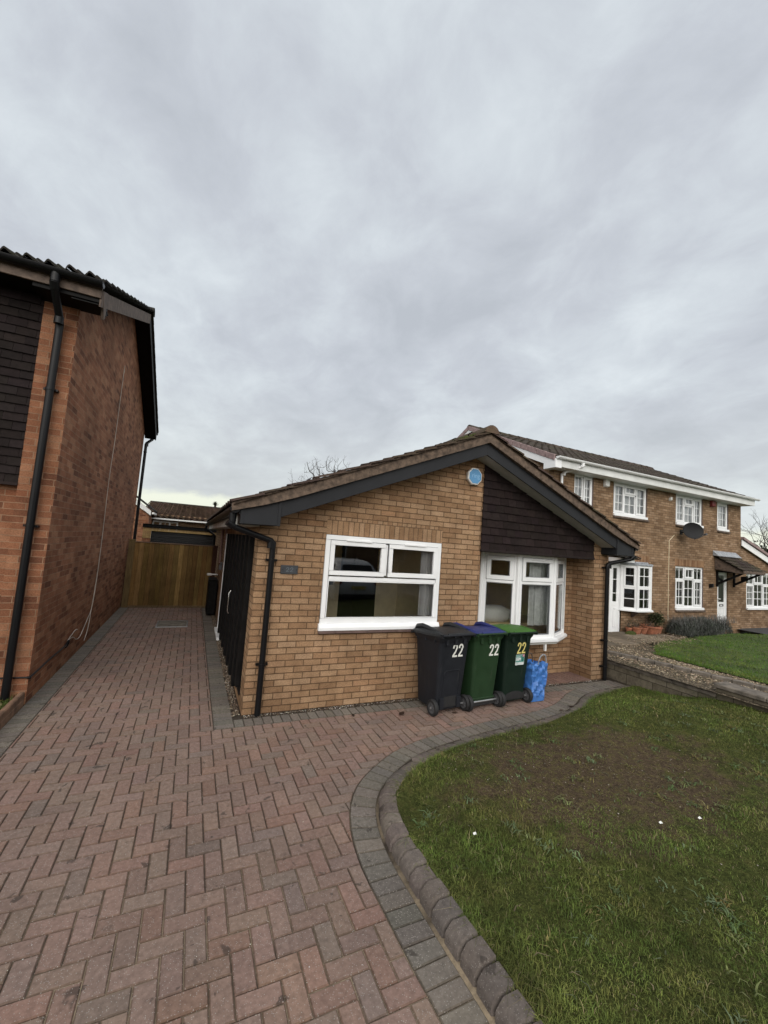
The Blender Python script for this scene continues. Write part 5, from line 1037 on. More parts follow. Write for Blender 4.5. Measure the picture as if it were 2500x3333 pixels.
def roof_tree():
    rs = random.Random(5); tr = thing('bare_tree', 'leafless spreading tree showing above the bungalow roof with birds in it', 'tree', (5.5, 15, 0)); tk, mb = MB(), MB()
    tk.tube([(5.5, 15, 0), (5.55, 15, 2), (5.45, 15, 3.6), (5.5, 15, 4.6), (5.62, 15, 5.3)], [.15, .12, .10, .07, .045], 8)
    X = lambda u, v: (3.37+.0019*(u-70), 5.15+.000282*(u-70)-.00185*(v-570))
    limbs = [([(900, 900), (780, 710), (660, 690), (540, 725), (320, 750)], .040), ([(655, 700), (650, 560), (520, 460), (440, 290), (415, 200)], .030), ([(520, 460), (600, 390), (710, 190)], .013), ([(640, 560), (655, 430), (630, 290), (580, 150)], .014),
        ([(820, 800), (815, 560), (860, 410), (815, 350)], .028), ([(810, 560), (780, 440), (715, 330), (710, 180)], .014), ([(815, 540), (740, 545), (670, 490)], .013), ([(880, 900), (985, 630), (910, 560), (820, 560)], .022),
        ([(1000, 800), (1265, 540), (1130, 500), (945, 470), (910, 330), (905, 190)], .026), ([(1220, 490), (1030, 360), (1025, 240), (1045, 150)], .017), ([(910, 340), (1020, 245), (1080, 170)], .010), ([(1260, 540), (1215, 350), (1260, 210), (1250, 100)], .018), ([(1260, 210), (1310, 140)], .008),
        ([(1265, 540), (1350, 480), (1290, 380), (1250, 370)], .014), ([(1290, 400), (1300, 310), (1360, 220)], .010), ([(1300, 430), (1410, 390)], .008), ([(920, 350), (820, 330), (740, 250), (725, 150)], .011), ([(130, 870), (90, 740), (68, 580)], .011), ([(430, 740), (220, 745), (120, 690)], .010), ([(440, 730), (380, 690), (290, 640)], .010), ([(410, 660), (350, 560)], .006), ([(1640, 430), (1560, 350), (1450, 230), (1435, 130)], .014), ([(1580, 400), (1570, 450)], .006), ([(400, 480), (480, 500), (560, 520)], .009), ([(400, 490), (370, 380)], .007), ([(880, 690), (880, 620), (1000, 500)], .007)]
    for L, r in limbs:
        dy = rs.uniform(-.5, .5); pts = [(*[X(u, v)[0]], 15+dy*min(1, k*.4), X(u, v)[1]) for k, (u, v) in enumerate(L)]; pts = [tuple(p) for p in catmull(pts, .12)]; n = len(pts); mb.tube(pts, [r*(1-.62*k/max(1, n-1)) for k in range(n)], 5)
        for k in range(n):
            if rs.random() < .55:
                p = Vector(pts[k]); a = rs.uniform(-1.1, 1.1); d = Vector((math.sin(a), rs.uniform(-.4, .4), math.cos(a)*.9+.2)).normalized(); Lg = rs.uniform(.12, .42); m_ = p+d*Lg*.5+Vector((rs.gauss(0, .03), 0, rs.gauss(0, .03))); e_ = m_+(d+Vector((rs.gauss(0, .25), 0, .15))).normalized()*Lg*.5; mb.tube([p, m_, e_], [.006, .0045, .003], 3)
                if rs.random() < .5: a2 = a+rs.choice((-.7, .7)); mb.tube([m_, m_+Vector((math.sin(a2), 0, math.cos(a2)))*Lg*.45], [.004, .0028], 3)
    tk.build('trunk', M['bark'], tr, smooth=60); mb.build('crown', M['bark'], tr, smooth=60)
roof_tree()
q = MB(); 
def bird(pos, yaw, label):
    t = thing('pigeon', label, 'bird', pos, 'birds perched in the bare tree', yaw); local(t); mb = MB()
    R_ = lambda x, z, ry, rz: [(x, ry*math.cos(a), z+rz*math.sin(a)) for a in [k*math.pi/5 for k in range(10)]]
    mb.loft([R_(-.19, .05, .012, .006), R_(-.10, .075, .03, .018), R_(-.03, .10, .055, .05), R_(.04, .13, .058, .06), R_(.09, .175, .038, .042), R_(.115, .215, .028, .03), R_(.14, .235, .024, .024), R_(.165, .232, .006, .006), R_(.185, .226, .002, .002)], True)
    mb.build('body', M['pigeon'], t, smooth=80)
    lg = MB(); lg.tube([(.02, .015, .08), (.025, .015, 0)], .005, 5); lg.tube([(.02, -.015, .08), (.025, -.015, 0)], .005, 5); lg.build('leg', M['pigeon'], t)
bird((4.25, 15, 4.98), R(10), 'leftmost pigeon perched upright on a low branch'); bird((5.04, 15, 5.27), R(190), 'pigeon crouched where the branch meets the roof edge'); bird((5.54, 15, 5.60), R(80), 'upper pigeon of the pair in the right fork'); bird((5.74, 15, 5.58), R(0), 'right pigeon of the pair in the right fork')
def spiky(name, label, base, n, L, seed):
    rs = random.Random(seed); mb = MB(); mb.closed_ok = False
    for k in range(n):
        a = rs.uniform(0, 6.28); e = rs.uniform(.2, 1.3); d = Vector((math.cos(a)*math.cos(e), math.sin(a)*math.cos(e), math.sin(e))); s_ = d.cross(Vector((0, 0, 1))).normalized()*.025; p = Vector(base)
        mb.add([tuple(p-s_), tuple(p+s_), tuple(p+d*L*.6+s_*.8), tuple(p+d*L), tuple(p+d*L*.6-s_*.8)], [(0, 1, 2, 4), (4, 2, 3)], (.03, .035, .02))
    return mb
pt = thing('palm_tree', 'small spiky palm tip poking over the rear roof ridge', 'tree', (.40, 24, 0)); spiky('fronds', '', (.40, 24, 3.86), 46, .32, 5).build('fronds', M['leaf_dark'], pt); q = MB(); q.tube([(.4, 24, 0), (.4, 24, 3.9)], .07, 8); q.build('trunk', M['bark'], pt)
bare_tree('bare_tree', 'leafless grey tree at the far right edge beyond the side extension', (34.2, 8.6, 0), 2.5, .8, 31, 5, .12, cut=.004, fork=3, up=.2)
def leafy(name, label, c, r, n, ls, cols, seed, cat='tree', trunk=True, trunk_m='bark', mname='crown', z0=0, group=None):
    rs = np.random.RandomState(seed); t = thing(name, label, cat, (c[0], c[1], z0), group); mb = MB(); mb.closed_ok = False
    cl = rs.normal(0, 1, (14, 3)); cl = cl/np.linalg.norm(cl, axis=1)[:, None]*rs.uniform(.35, .8, (14, 1))
    for k in range(n):
        q = cl[rs.randint(14)]+rs.normal(0, .24, 3); p = np.array(c)+q*np.array(r); d = rs.normal(0, 1, 3); d /= np.linalg.norm(d); e = np.cross(d, rs.normal(0, 1, 3)); e /= np.linalg.norm(e); L = ls*rs.uniform(.6, 1.3)
        mb.add([tuple(p), tuple(p+d*L*.5+e*L*.3), tuple(p+d*L), tuple(p+d*L*.5-e*L*.3)], [(0, 1, 2, 3)], jit(cols[rs.randint(len(cols))], .3))
    mb.build(mname, M['leaf_dark'], t)
    if trunk: q = MB(); q.tube([(c[0], c[1], z0), (c[0]+.03, c[1], c[2])], [r[0]*.12, r[0]*.06], 7); q.build('trunk', M[trunk_m], t, smooth=50)
    return t
leafy('evergreen_tree', 'dark evergreen mass low at the far right edge beyond the side extension', (34.5, 9.5, 2.6), (2.0, 2.0, 1.4), 2600, .22, [(.018, .022, .014), (.028, .03, .018), (.04, .034, .024)], 8)

# ================================================================== RIGHT HOUSE (pair of semis)
sh_ = thing('semi_detached_house', 'two-storey brown brick house pair on the right with white gutters and Georgian-bar windows', 'house', (12.5, 3, 0))
Y0 = 3.0; WT = 4.56
ops = [(8.80, 9.58, 3.40, 4.50), (10.44, 12.02, 3.40, 4.50), (13.50, 15.03, 3.40, 4.50), (15.91, 16.63, 3.40, 4.50), (13.53, 15.10, .64, 2.10), (15.95, 16.66, .02, 2.06), (10.36, 12.16, -.04, 2.10)]
w = MB(); w.closed_ok = False; wall_sheet(w, lambda u, z: (u, Y0, z), [7.82, 17.46], -.15, lambda u: WT, ops, (0, .09, 0))
w.quad((10.9, Y0+.0, -.15), (12.16, Y0+.0, -.15), (12.16, Y0, .66), (10.9, Y0, .66))
w.add([(7.82, Y0, -.15), (7.82, 9.9, -.15), (7.82, 9.9, 4.6), (7.82, 6.45, 6.2), (7.82, Y0, WT)], [(0, 1, 2, 3, 4)]); w.quad((17.46, Y0, -.15), (17.46, 9.9, -.15), (17.46, 9.9, 4.6), (17.46, Y0, 4.6)); w.add([(17.46, Y0, 4.56), (17.46, 9.9, 4.56), (17.46, 6.45, 6.2)], [(0, 1, 2)]); w.quad((7.82, 9.9, 0), (17.46, 9.9, 0), (17.46, 9.9, 4.6), (7.82, 9.9, 4.6))
rw_ = w.build('wall', M['brick_far'], sh_)
for xa, xb in ((10.72, 12.18), (13.50, 15.13)): q = MB(); q.box(xa, xb, 2.996, 3.05, 2.10, 2.335); q.build('soldier_course', M['soldier_far'], rw_)
rf = MB(); ph = math.atan2(6.38-4.70, 6.45-2.58); c_, s_ = math.cos(ph), math.sin(ph); RLn = (6.45-2.58)/c_
tiled_roof(rf, (7.62, 2.58, 4.70), (1, 0, 0), (0, c_, s_), (0, -s_, c_), 10.04, RLn, .30, .335, .018, .028, (1, 1, 1), .22, nu=6)
tiled_roof(rf, (17.66, 10.32, 4.70), (-1, 0, 0), (0, -c_, s_), (0, s_, c_), 10.04, RLn, .30, .335, .018, .028, (1, 1, 1), .22, nu=6)
rr_ = rf.build('roof', M['roof_far'], sh_, smooth=30)
q = MB()
for k in range(23): x = 7.60+k*.44; q.loft([[(xx, 6.45+math.cos(a)*r, 6.35+math.sin(a)*r) for a in [R(170*i/8+5) for i in range(9)]] for xx, r in ((x, .135), (x+.43, .122))], k == 0, jit((1.1, 1.05, 1), .2), closed=False)
q.build('ridge_tile', M['roof_far'], rr_, smooth=40)
for sg, y0, ye in ((1, 2.62, 6.45), (-1, 10.28, 6.45)):
    for k in range(12):       # dry-verge caps
        a, b = k/12, (k+1)/12-.004; ya, yb = y0+(ye-y0)*a, y0+(ye-y0)*b; za, zb_ = 4.72+1.68*a, 4.72+1.68*b; q = MB()
        q.prism([(7.575, ya, za-.115), (7.575, yb, zb_-.115), (7.575, yb, zb_+.035), (7.575, ya, za+.045)], (.09, 0, 0)); q.build('verge_cap', M['plum_tile'], rr_, .006)
    q = MB(); q.prism([(7.60, y0, 4.60), (7.60, ye, 6.29), (7.60, ye, 6.07), (7.60, y0, 4.42)], (.025, 0, 0)); q.build('bargeboard', M['upvc'], sh_, .003)
    q = MB(); q.prism([(7.625, y0, 4.42), (7.625, ye, 6.08), (7.82, ye, 6.08), (7.82, y0, 4.42)], (0, 0, .012)); q.build('verge_soffit', M['upvc_old'], sh_)
q = MB(); q.box(7.598, 7.82, 2.585, 2.99, 4.42, 4.66); q.build('eave_box', M['upvc'], sh_, .004)
q = MB(); q.box(7.83, 17.5, 2.60, 2.625, 4.46, 4.70); q.build('fascia', M['upvc_old'], sh_, .003)
q = MB(); q.box(7.83, 17.46, 2.625, 3.0, 4.465, 4.475); q.build('soffit', M['upvc_old'], sh_)
q = MB(); gutter(q, (7.62, 2.54, 4.71), (17.62, 2.54, 4.71), .062); q.build('gutter', M['upvc'], sh_, smooth=50)
downpipe(sh_, [(8.55, 2.54, 4.66), (8.55, 2.54, 4.58), (8.52, 2.57, 4.55), (8.27, 2.90, 4.42), (8.25, 2.95, 4.36), (8.25, 2.95, 4.3), (8.25, 2.95, 0)], [(8.25, 2.95, 4.0), (8.25, 2.95, 2.2)], .036, m='upvc', wall_at=3.0)
G_ = dict(bars_w=.022)
def nb_window(x0, x1, z0, z1, lights, head=.0, sillz=None):
    sl = MB(); sl.T = (Vector((x0, 3.03, z0)), Vector((1, 0, 0)), Vector((0, 0, 1)), Vector((0, -1, 0))); sl.box(-.005, x1-x0+.005, -.005, .07, -.02, .075)
    W_, H_ = x1-x0, z1-z0-.07
    wd_ = window(sh_, (x0, 3.03, z0+.07), (1, 0, 0), (0, -1, 0), W_, H_, lights(W_, H_), .05, sill=sl, **G_)
    q = MB(); q.box(x0-.01, x1+.07, 2.945, 3.05, z0-.062, z0-.006); q.build('tile_sill', M['timber_old'], wd_, .003)
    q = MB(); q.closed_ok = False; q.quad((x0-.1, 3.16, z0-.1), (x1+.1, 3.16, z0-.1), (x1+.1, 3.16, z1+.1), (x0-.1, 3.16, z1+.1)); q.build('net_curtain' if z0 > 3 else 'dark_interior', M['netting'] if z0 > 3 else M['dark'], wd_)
    if z0 > 3: q = MB(); q.box(x0, x1, 2.975, 3.04, z1-.0, 4.50); q.build('head_panel', M['upvc_old'], wd_, .003)
    q = MB(); q.box(x1, x1+.012, 3.0, 3.06, z0, z1); q.build('jamb', M['sill_tile'], wd_)
nb_window(8.81, 9.56, 3.46, 4.46, lambda W, H: [(.05, .05, W/2-.035, H-.05, 0, 2, 3), (W/2+.015, .05, W-.05, H-.05, 1, 2, 3)])
tri = lambda W, H: [(.05, .05, W*.32, H-.05, 1, 2, 3), (W*.32+.05, .05, W*.66, H*.64, 0, 2, 2), (W*.32+.05, H*.64+.05, W*.66, H-.05, 1, 2, 1), (W*.66+.05, .05, W-.05, H-.05, 1, 2, 3)]
nb_window(10.45, 12.0, 3.46, 4.45, tri); nb_window(13.51, 15.01, 3.46, 4.45, tri)
nb_window(15.92, 16.61, 3.46, 4.45, lambda W, H: [(.05, .05, W-.05, H-.05, 1, 3, 3)])
nb_window(13.54, 15.09, .70, 2.10, lambda W, H: [(.05, .05, W*.32, H*.66, 1, 2, 3), (.05, H*.66+.05, W*.32, H-.05, 0, 2, 1), (W*.32+.05, .05, W*.66, H*.68, 0, 2, 3), (W*.32+.05, H*.68+.05, W*.66, H-.05, 1, 2, 1), (W*.66+.05, .05, W-.05, H*.66, 1, 2, 3), (W*.66+.05, H*.66+.05, W-.05, H-.05, 0, 2, 1)])
# canted bay beside the left door
bE = bpy.data.objects.new('bay_window', None); COL.objects.link(bE); bE.parent = sh_; ORG[bE.name] = ORG[sh_.name]; bE.location = (0, 0, 0)
pc2 = [Vector((10.86, 2.98, 0)), Vector((11.20, 2.70, 0)), Vector((11.80, 2.70, 0)), Vector((12.12, 2.98, 0))]
for k in range(3):
    a, b = pc2[k], pc2[k+1]; U = (b-a).normalized(); N = U.cross(Vector((0, 0, 1))); W_ = (b-a).length-.03; f = MB(); f.T = (a+U*.015+Vector((0, 0, .73)), U, Vector((0, 0, 1)), N); H_ = 1.30
    f.rframe(0, 0, W_, H_, .065, -.05, 0); f.box(.06, W_-.06, .60, .70, -.05, -.002)
    if k != 1: f.rframe(.05, .66, W_-.05, H_-.04, .045, -.02, .014)
    if k == 1: f.box(W_/2-.011, W_/2+.011, .06, H_-.06, -.03, -.01)
    for z in (.32, .99): f.box(.06, W_-.06, z-.011, z+.011, -.031, -.011)
    f.build('frame', M['upvc'], bE, .003); q = MB(); q.T = f.T; q.closed_ok = False; q.quad((.05, .05, -.02), (W_-.05, .05, -.02), (W_-.05, H_-.05, -.02), (.05, H_-.05, -.02)); q.build('pane', M['glass'], bE)
for p in pc2: q = MB(); q.tube([(p.x, p.y+.01, .73), (p.x, p.y+.01, 2.03)], .036, 8); q.build('corner_post', M['upvc'], bE)
oo = [(10.80, 3.0), (10.83, 2.93), (11.17, 2.63), (11.83, 2.63), (12.18, 2.93), (12.22, 3.0)]
q = MB(); q.prism([(a, b, .685) for a, b in oo], (0, 0, .045)); q.build('sill', M['upvc'], bE, .004)
q = MB(); q.prism([(a, b+.03, 2.03) for a, b in oo], (0, 0, .06)); q.prism([(10.9, 3.0, 2.09), (12.12, 3.0, 2.09), (12.12, 3.0, 2.14), (10.9, 3.0, 2.14)], (0, -.02, 0)); q.build('lead_roof', M['lead'], bE, .01)
q = MB(); q.prism([(11.35, 2.98, .685), (11.35, 2.72, .685), (11.35, 2.80, .62), (11.35, 2.93, .50), (11.35, 2.98, .48)], (.05, 0, 0)); q.build('corbel', M['timber_old'], bE)
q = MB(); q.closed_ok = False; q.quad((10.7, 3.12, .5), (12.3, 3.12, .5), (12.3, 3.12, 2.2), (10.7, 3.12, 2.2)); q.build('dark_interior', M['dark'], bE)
def door(parent, x0, x1, z0, z1, y, kind):
    q = MB(); q.T = (Vector((x0, y, z0)), Vector((1, 0, 0)), Vector((0, 0, 1)), Vector((0, -1, 0))); W_, H_ = x1-x0, z1-z0; q.rframe(0, 0, W_, H_, .06, -.06, 0); q.box(.06, W_-.06, .06, H_*.44, -.04, -.012); q.rframe(.06, .06, W_-.06, H_-.06, .09, -.04, -.006); q.box(.06, W_-.06, H_*.40, H_*.46, -.04, -.008)
    for a, b in ((.10, .22), (.26, .37)) if kind else ((.10, .37),): q.rframe(.17, H_*a, W_-.17, H_*b, .025, -.02, .0)
    q.box(-.01, W_+.06, -.03, .03, -.06, .07)
    d = q.build('door', M['upvc'], parent, .004); g = MB(); g.T = q.T; g.closed_ok = False; g.quad((.14, H_*.46, -.015), (W_-.14, H_*.46, -.015), (W_-.14, H_-.15, -.015), (.14, H_-.15, -.015)); g.build('pane', M['glass'], d)
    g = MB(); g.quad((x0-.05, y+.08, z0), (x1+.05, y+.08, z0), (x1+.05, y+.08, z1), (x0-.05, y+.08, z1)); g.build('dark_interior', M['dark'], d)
    return d, q.T
d, T = door(sh_, 10.38, 10.85, -.02, 2.06, 3.0, 0)
q = MB(); q.T = T
for z in (1.2, 1.6): q.box(.12, .36, z-.01, z+.01, -.02, -.008)
q.build('glazing_bar', M['upvc'], d)
d, T = door(sh_, 15.98, 16.64, .04, 2.04, 3.05, 1)
q = MB(); q.T = T; q.rframe(.22, .77, .44, .85, .015, -.02, .01); q.build('letterbox', M['hub'], d, .003)
q = MB(); q.T = T; q.box(.08, .20, 1.02, 1.04, -.01, .05); q.build('handle', M['white'], d)
q = MB(); q.box(10.30, 10.92, 2.62, 3.0, 2.10, 2.22); q.build('porch_head', M['upvc'], sh_, .006)
q = MB(); tiled_roof(q, (10.22, 2.52, 2.22), (1, 0, 0), (0, .90, .44), (0, -.44, .90), .82, .53, .2, .26, .02, .03); q.build('porch_tiles', M['roof_dark'], sh_)
# tiled canopy over the right door
cp = bpy.data.objects.new('porch_canopy', None); COL.objects.link(cp); cp.parent = sh_; ORG[cp.name] = ORG[sh_.name]; cp.location = (0, 0, 0)
ph = math.atan2(.47, .83); c_, s_ = math.cos(ph), math.sin(ph); q = MB(); tiled_roof(q, (15.72, 2.14, 2.11), (1, 0, 0), (0, c_, s_), (0, -s_, c_), 1.42, .84/c_*1.0, .2, .21, .014, .03, (1, 1, 1), .3, .05); q.build('roof', M['roof_far'], cp, smooth=30)
q = MB(); q.prism([(15.66, 3.0, 2.56), (15.66, 3.0, 2.74), (15.66, 2.86, 2.60), (15.66, 2.80, 2.55)], (1.46, 0, 0)); q.build('lead_flashing', M['lead'], cp, .005)
q = MB(); q.prism([(15.76, 2.99, 2.50), (15.76, 2.17, 2.05), (15.76, 2.17, 1.99), (15.76, 2.99, 2.10)], (.03, 0, 0)); q.prism([(17.04, 2.99, 2.50), (17.04, 2.17, 2.05), (17.04, 2.17, 1.99), (17.04, 2.99, 2.10)], (.03, 0, 0)); q.box(15.74, 17.1, 2.14, 2.18, 2.02, 2.11); q.build('cheek', M['timber_old'], cp)
for x in (15.86, 16.94):
    q = MB(); q.box(x, x+.055, 2.945, 3.0, 1.50, 2.06); q.prism([(x+.004, 2.95, 1.56), (x+.004, 2.95, 1.64), (x+.004, 2.24, 2.06), (x+.004, 2.24, 1.98)], (.047, 0, 0)); q.box(x+.003, x+.052, 2.2, 2.99, 2.0, 2.06); q.build('bracket', M['black_wood'], cp, .004)
# things on its wall
def boxthing(name, label, cat, x0, x1, y0, y1, z0, z1, m, group=None, bev=.012):
    q = MB(); q.prism([(x0, y1, z0), (x1, y1, z0), (x1-.01, y0, z0+.03), (x0+.01, y0, z0+.03)], (0, 0, z1-z0-.03)); return tag(q.build(name, M[m], bevel=bev), label, cat, group)
boxthing('alarm_box', 'cream alarm box between the two left upstairs windows of the right-hand house', 'alarm box', 9.97, 10.17, 2.91, 2.998, 4.24, 4.50, 'white')
boxthing('alarm_box', 'red alarm box between the two right upstairs windows of the right-hand house', 'alarm box', 15.44, 15.66, 2.91, 2.998, 4.24, 4.50, 'red_box')
boxthing('sensor_light', 'tiny white and black sensor light under the eaves in the middle of the right-hand house', 'light', 13.10, 13.20, 2.92, 2.998, 4.18, 4.32, 'white')
boxthing('wall_lantern', 'small black lantern on the brick between the lower window and the right door', 'lantern', 15.42, 15.52, 2.88, 2.998, 1.44, 1.60, 'black_pl')
boxthing('wall_lantern', 'dark round lantern at the corner just right of the tiled porch canopy', 'lantern', 17.60, 17.72, 2.88, 3.06, 1.74, 1.92, 'black_pl')
sd2 = thing('satellite_dish', 'dark grey satellite dish on the front of the right-hand house', 'satellite dish', (13.75, 2.9, 3.28))
q = MB(); ctr = Vector((13.78, 2.62, 3.27)); nd = Vector((-.38, -.90, .12)).normalized(); uu = nd.cross(Vector((0, 0, 1))).normalized(); vv = uu.cross(nd)
for bk in (0, .012): q.loft([[tuple(ctr+uu*(.345*r*math.cos(a))+vv*(.265*r*math.sin(a))-nd*(.06*(1-r*r)+bk)) for a in [k*math.pi/14 for k in range(28)]] for r in (1, .8, .6, .4, .2, .02)], False)
q.build('reflector', M['dish'], sd2, smooth=60)
q = MB(); q.tube([ctr-nd*.06, ctr-nd*.12+Vector((0, .15, -.04)), (13.80, 2.99, 3.22)], .022, 8); q.box(13.74, 13.86, 2.98, 2.999, 3.14, 3.30); q.build('mount', M['dish'], sd2)
q = MB(); tip = ctr+nd*.36-vv*.16-uu*.12; q.tube([ctr-vv*.28, ctr-vv*.26+nd*.2, tip], .012, 6); q.tube([tip, tip-nd*.10], .032, 8); q.build('feed_arm', M['hub'], sd2, smooth=50)
q = MB(); q.tube([(13.42, 2.985, 3.1), (13.16, 2.99, 2.9), (13.15, 2.99, 1.6), (13.16, 2.99, .35)], .007, 5); tag(q.build('cable', M['cream']), 'thin pale cable running down the front wall below the satellite dish', 'cable')
# side extension
ex = thing('side_extension', 'single-storey brick side extension with sloping white bargeboard at the right edge', 'extension', (19, 3.05, 0))
q = MB(); q.closed_ok = False; et = lambda u: 3.08-.29*(u-17.46); wall_sheet(q, lambda u, z: (u, 3.06, z), [17.462, 22], -.1, et, [(17.98, 19.9, .72, 2.08)], (0, .08, 0)); q.build('wall', M['brick_far'], ex)
q = MB(); q.prism([(17.47, 2.96, 3.02), (22, 2.96, 3.02-.29*4.53), (22, 2.96, 3.24-.29*4.53), (17.47, 2.96, 3.24)], (0, .03, 0)); q.build('bargeboard', M['upvc'], ex, .004)
q = MB(); ph = math.atan(.29); q.prism([(17.47, 2.90, 3.255), (22, 2.90, 3.255-.29*4.53), (22, 2.90, 3.34-.29*4.53), (17.47, 2.90, 3.345)], (0, 6, 0)); q.build('roof', M['plum_tile'], ex)
sl = MB(); sl.T = (Vector((17.98, 3.09, .72)), Vector((1, 0, 0)), Vector((0, 0, 1)), Vector((0, -1, 0))); sl.box(-.02, 1.94, -.02, .05, -.02, .09)
wx = window(ex, (17.98, 3.09, .77), (1, 0, 0), (0, -1, 0), 1.92, 1.31, [(.05, .05, .56, .83, 1, 2, 3), (.05, .88, .56, 1.26, 0, 2, 1), (.61, .05, 1.22, .85, 0, 2, 3), (.61, .90, 1.22, 1.26, 1, 2, 1), (1.27, .05, 1.87, .83, 1, 2, 3), (1.27, .88, 1.87, 1.26, 0, 2, 1)], .05, sill=sl, **G_)
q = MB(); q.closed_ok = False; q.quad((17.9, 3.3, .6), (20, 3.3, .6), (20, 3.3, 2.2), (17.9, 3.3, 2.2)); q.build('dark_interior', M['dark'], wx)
curtain('curtain', 18.45, 18.9, 3.22, .8, 2.0, 'pale curtain inside the window of the side extension', 'netting', .02, 5)

# ================================================================== RETAINING WALL, POTS, LAVENDER
rt = thing('retaining_wall', 'low block retaining wall with flat coping stepping up along the right of the lawn', 'retaining wall', (6.35, -2, 0))
t = NT('retaining_block'); b = t.n('ShaderNodeTexBrick'); t.l(t.tc.outputs['UV'], b.inputs['Vector']); b.inputs['Scale'].default_value = 1; b.inputs['Brick Width'].default_value = .44; b.inputs['Row Height'].default_value = .17; b.inputs['Mortar Size'].default_value = .006
b.inputs['Color1'].default_value = (.135, .115, .085, 1); b.inputs['Color2'].default_value = (.19, .165, .125, 1); b.inputs['Mortar'].default_value = (.06, .05, .04, 1); a = t.noise(9, 6, .7); mo_ = t.noise(2.2, 5, .65); c = t.mix(1, b.outputs['Color'], t.ramp(a, [(.3, (.6,)*3), (.7, (1.3,)*3)]), 'MULTIPLY'); c = t.mix(t.map(mo_, .5, .7, 0, .6), c, (.05, .055, .03)); t.bump(a, .6, .012); M['block'] = t.done(c, .92, .1)
q = MB(); q.box(6.29, 6.42, -1.66, .10, -.1, .255); q.build('lower_wall', M['block'], rt, .008)
y = .12
while y > -1.64: q = MB(); y2 = max(-1.67, y-.60); q.box(6.265, 6.45, y2+.006, y, .257, .315+random.uniform(-.003, .003)); q.build('coping', M['coping'], rt, .010); y = y2
q = MB(); q.box(6.29, 6.52, -8.0, -1.66, -.1, .39); q.build('upper_wall', M['block'], rt, .008)
y = -1.64
while y > -7.9: q = MB(); y2 = y-.60; q.box(6.26, 6.58, y2+.006, y, .392, .455+random.uniform(-.003, .003)); q.build('coping', M['coping'], rt, .012); y = y2
q = MB()
for k in range(12): a, b_ = Vector((6.56, .55, 0)), Vector((7.62, -2.4, 0)); p, p2 = a.lerp(b_, k/12), a.lerp(b_, (k+1)/12-.004); n = Vector((b_.y-a.y, a.x-b_.x, 0)).normalized()*.06; z = nb_h(p.x, p.y); q.prism([tuple(p-n), tuple(p2-n), tuple(p2+n), tuple(p+n)], (0, 0, .055+z))
tag(q.build('path_edging', M['coping'], bevel=.006), 'brown edging strip running through the gravel behind the retaining wall', 'edging')
def pot(x, r, h, label, plant=None, y=2.76, seed=1):
    z0 = nb_h(x, y)+.012; t = thing('plant_pot', label, 'plant pot', (x, y, z0), 'terracotta pots under the bay window'); b = MB(); n = 20; ring = lambda rr, z: [(x+rr*math.cos(k*2*math.pi/n), y+rr*math.sin(k*2*math.pi/n), z0+z) for k in range(n)]
    b.loft([ring(r*.68, 0), ring(r*.93, h*.78), ring(r*1.04, h*.79), ring(r*1.06, h), ring(r*.95, h), ring(r*.9, h*.85)], True); b.build('pot', M['terracotta'], t, smooth=40)
    s = MB(); s.add(ring(r*.92, h*.87), [tuple(range(n))]); s.build('soil', M['soil'], t)
    if plant == 'twigs':
        rs = random.Random(seed); q = MB()
        for k in range(16): a = rs.uniform(0, 6.28); d = Vector((math.cos(a)*.4, math.sin(a)*.4, 1)).normalized(); L = rs.uniform(.10, .30); p = Vector((x+rs.uniform(-.4, .4)*r, y+rs.uniform(-.4, .4)*r, z0+h*.85)); q.tube([p, p+d*L*.6, p+d*L+Vector((rs.gauss(0, .04), rs.gauss(0, .04), 0))], [.004, .003, .0015], 4)
        q.build('twigs', M['timber_old'], t)
        q = MB()
        for k in range(60): p = Vector((x+rs.gauss(0, r*.6), y+rs.gauss(0, r*.6), z0+h+rs.random()**2*.22)); q.add([tuple(p), tuple(p+Vector((.02, .01, .015))), tuple(p+Vector((.03, -.01, .03))), tuple(p+Vector((.01, -.015, .015)))], [(0, 1, 2, 3)], jit((.05, .05, .025), .3))
        q.build('leaves', M['leaf_dark'], t)
    return t
pot(10.98, .085, .17, 'small terracotta pot with twiggy stem, leftmost of the row under the bay', 'twigs', 2.80, 1)
pot(11.20, .155, .20, 'terracotta pot with dead twigs, second from the left under the bay', 'twigs', 2.74, 2)
pot(11.50, .145, .19, 'plain dull terracotta pot left of the biggest pot', None, 2.74, 3)
pot(11.86, .26, .24, 'largest wide-rimmed terracotta pot in the row', 'twigs', 2.74, 4)
pot(12.21, .145, .19, 'terracotta pot holding the clipped round shrub', None, 2.76, 5)
pot(12.42, .11, .18, 'rightmost small terracotta pot beside the lavender', None, 2.84, 6)
leafy('topiary_shrub', 'small clipped round evergreen shrub growing in a terracotta pot', (12.15, 2.76, .50), (.24, .22, .21), 1500, .05, [(.022, .030, .012), (.035, .045, .016), (.05, .05, .02)], 3, 'shrub', True, mname='foliage', z0=.16)
st = MB(); st.loft([[(10.80+.20*math.cos(a)*k, 2.62+.11*math.sin(a)*k, nb_h(10.8, 2.6)+z) for a in [j*.6283 for j in range(10)]] for k, z in ((1, 0), (.95, .07), (.5, .11))], True); tag(st.build('mossy_stone', M['moss'], smooth=60), 'dark mossy stone on the slabs left of the flower pots', 'stone')
lv = thing('lavender_hedge', 'long grey-green lavender hedge below the lower window of the right-hand house', 'hedge', (14.4, 2.6, 0)); n = 9000
n = 22000; rs = np.random.RandomState(2); cx = rs.uniform(12.85, 15.85, 34); cy = rs.uniform(2.45, 2.75, 34); cr_ = rs.uniform(.22, .36, 34); ch = rs.uniform(.40, .62, 34)*np.where(cx > 15.4, .7, 1)*np.where(cx < 13.05, .8, 1)
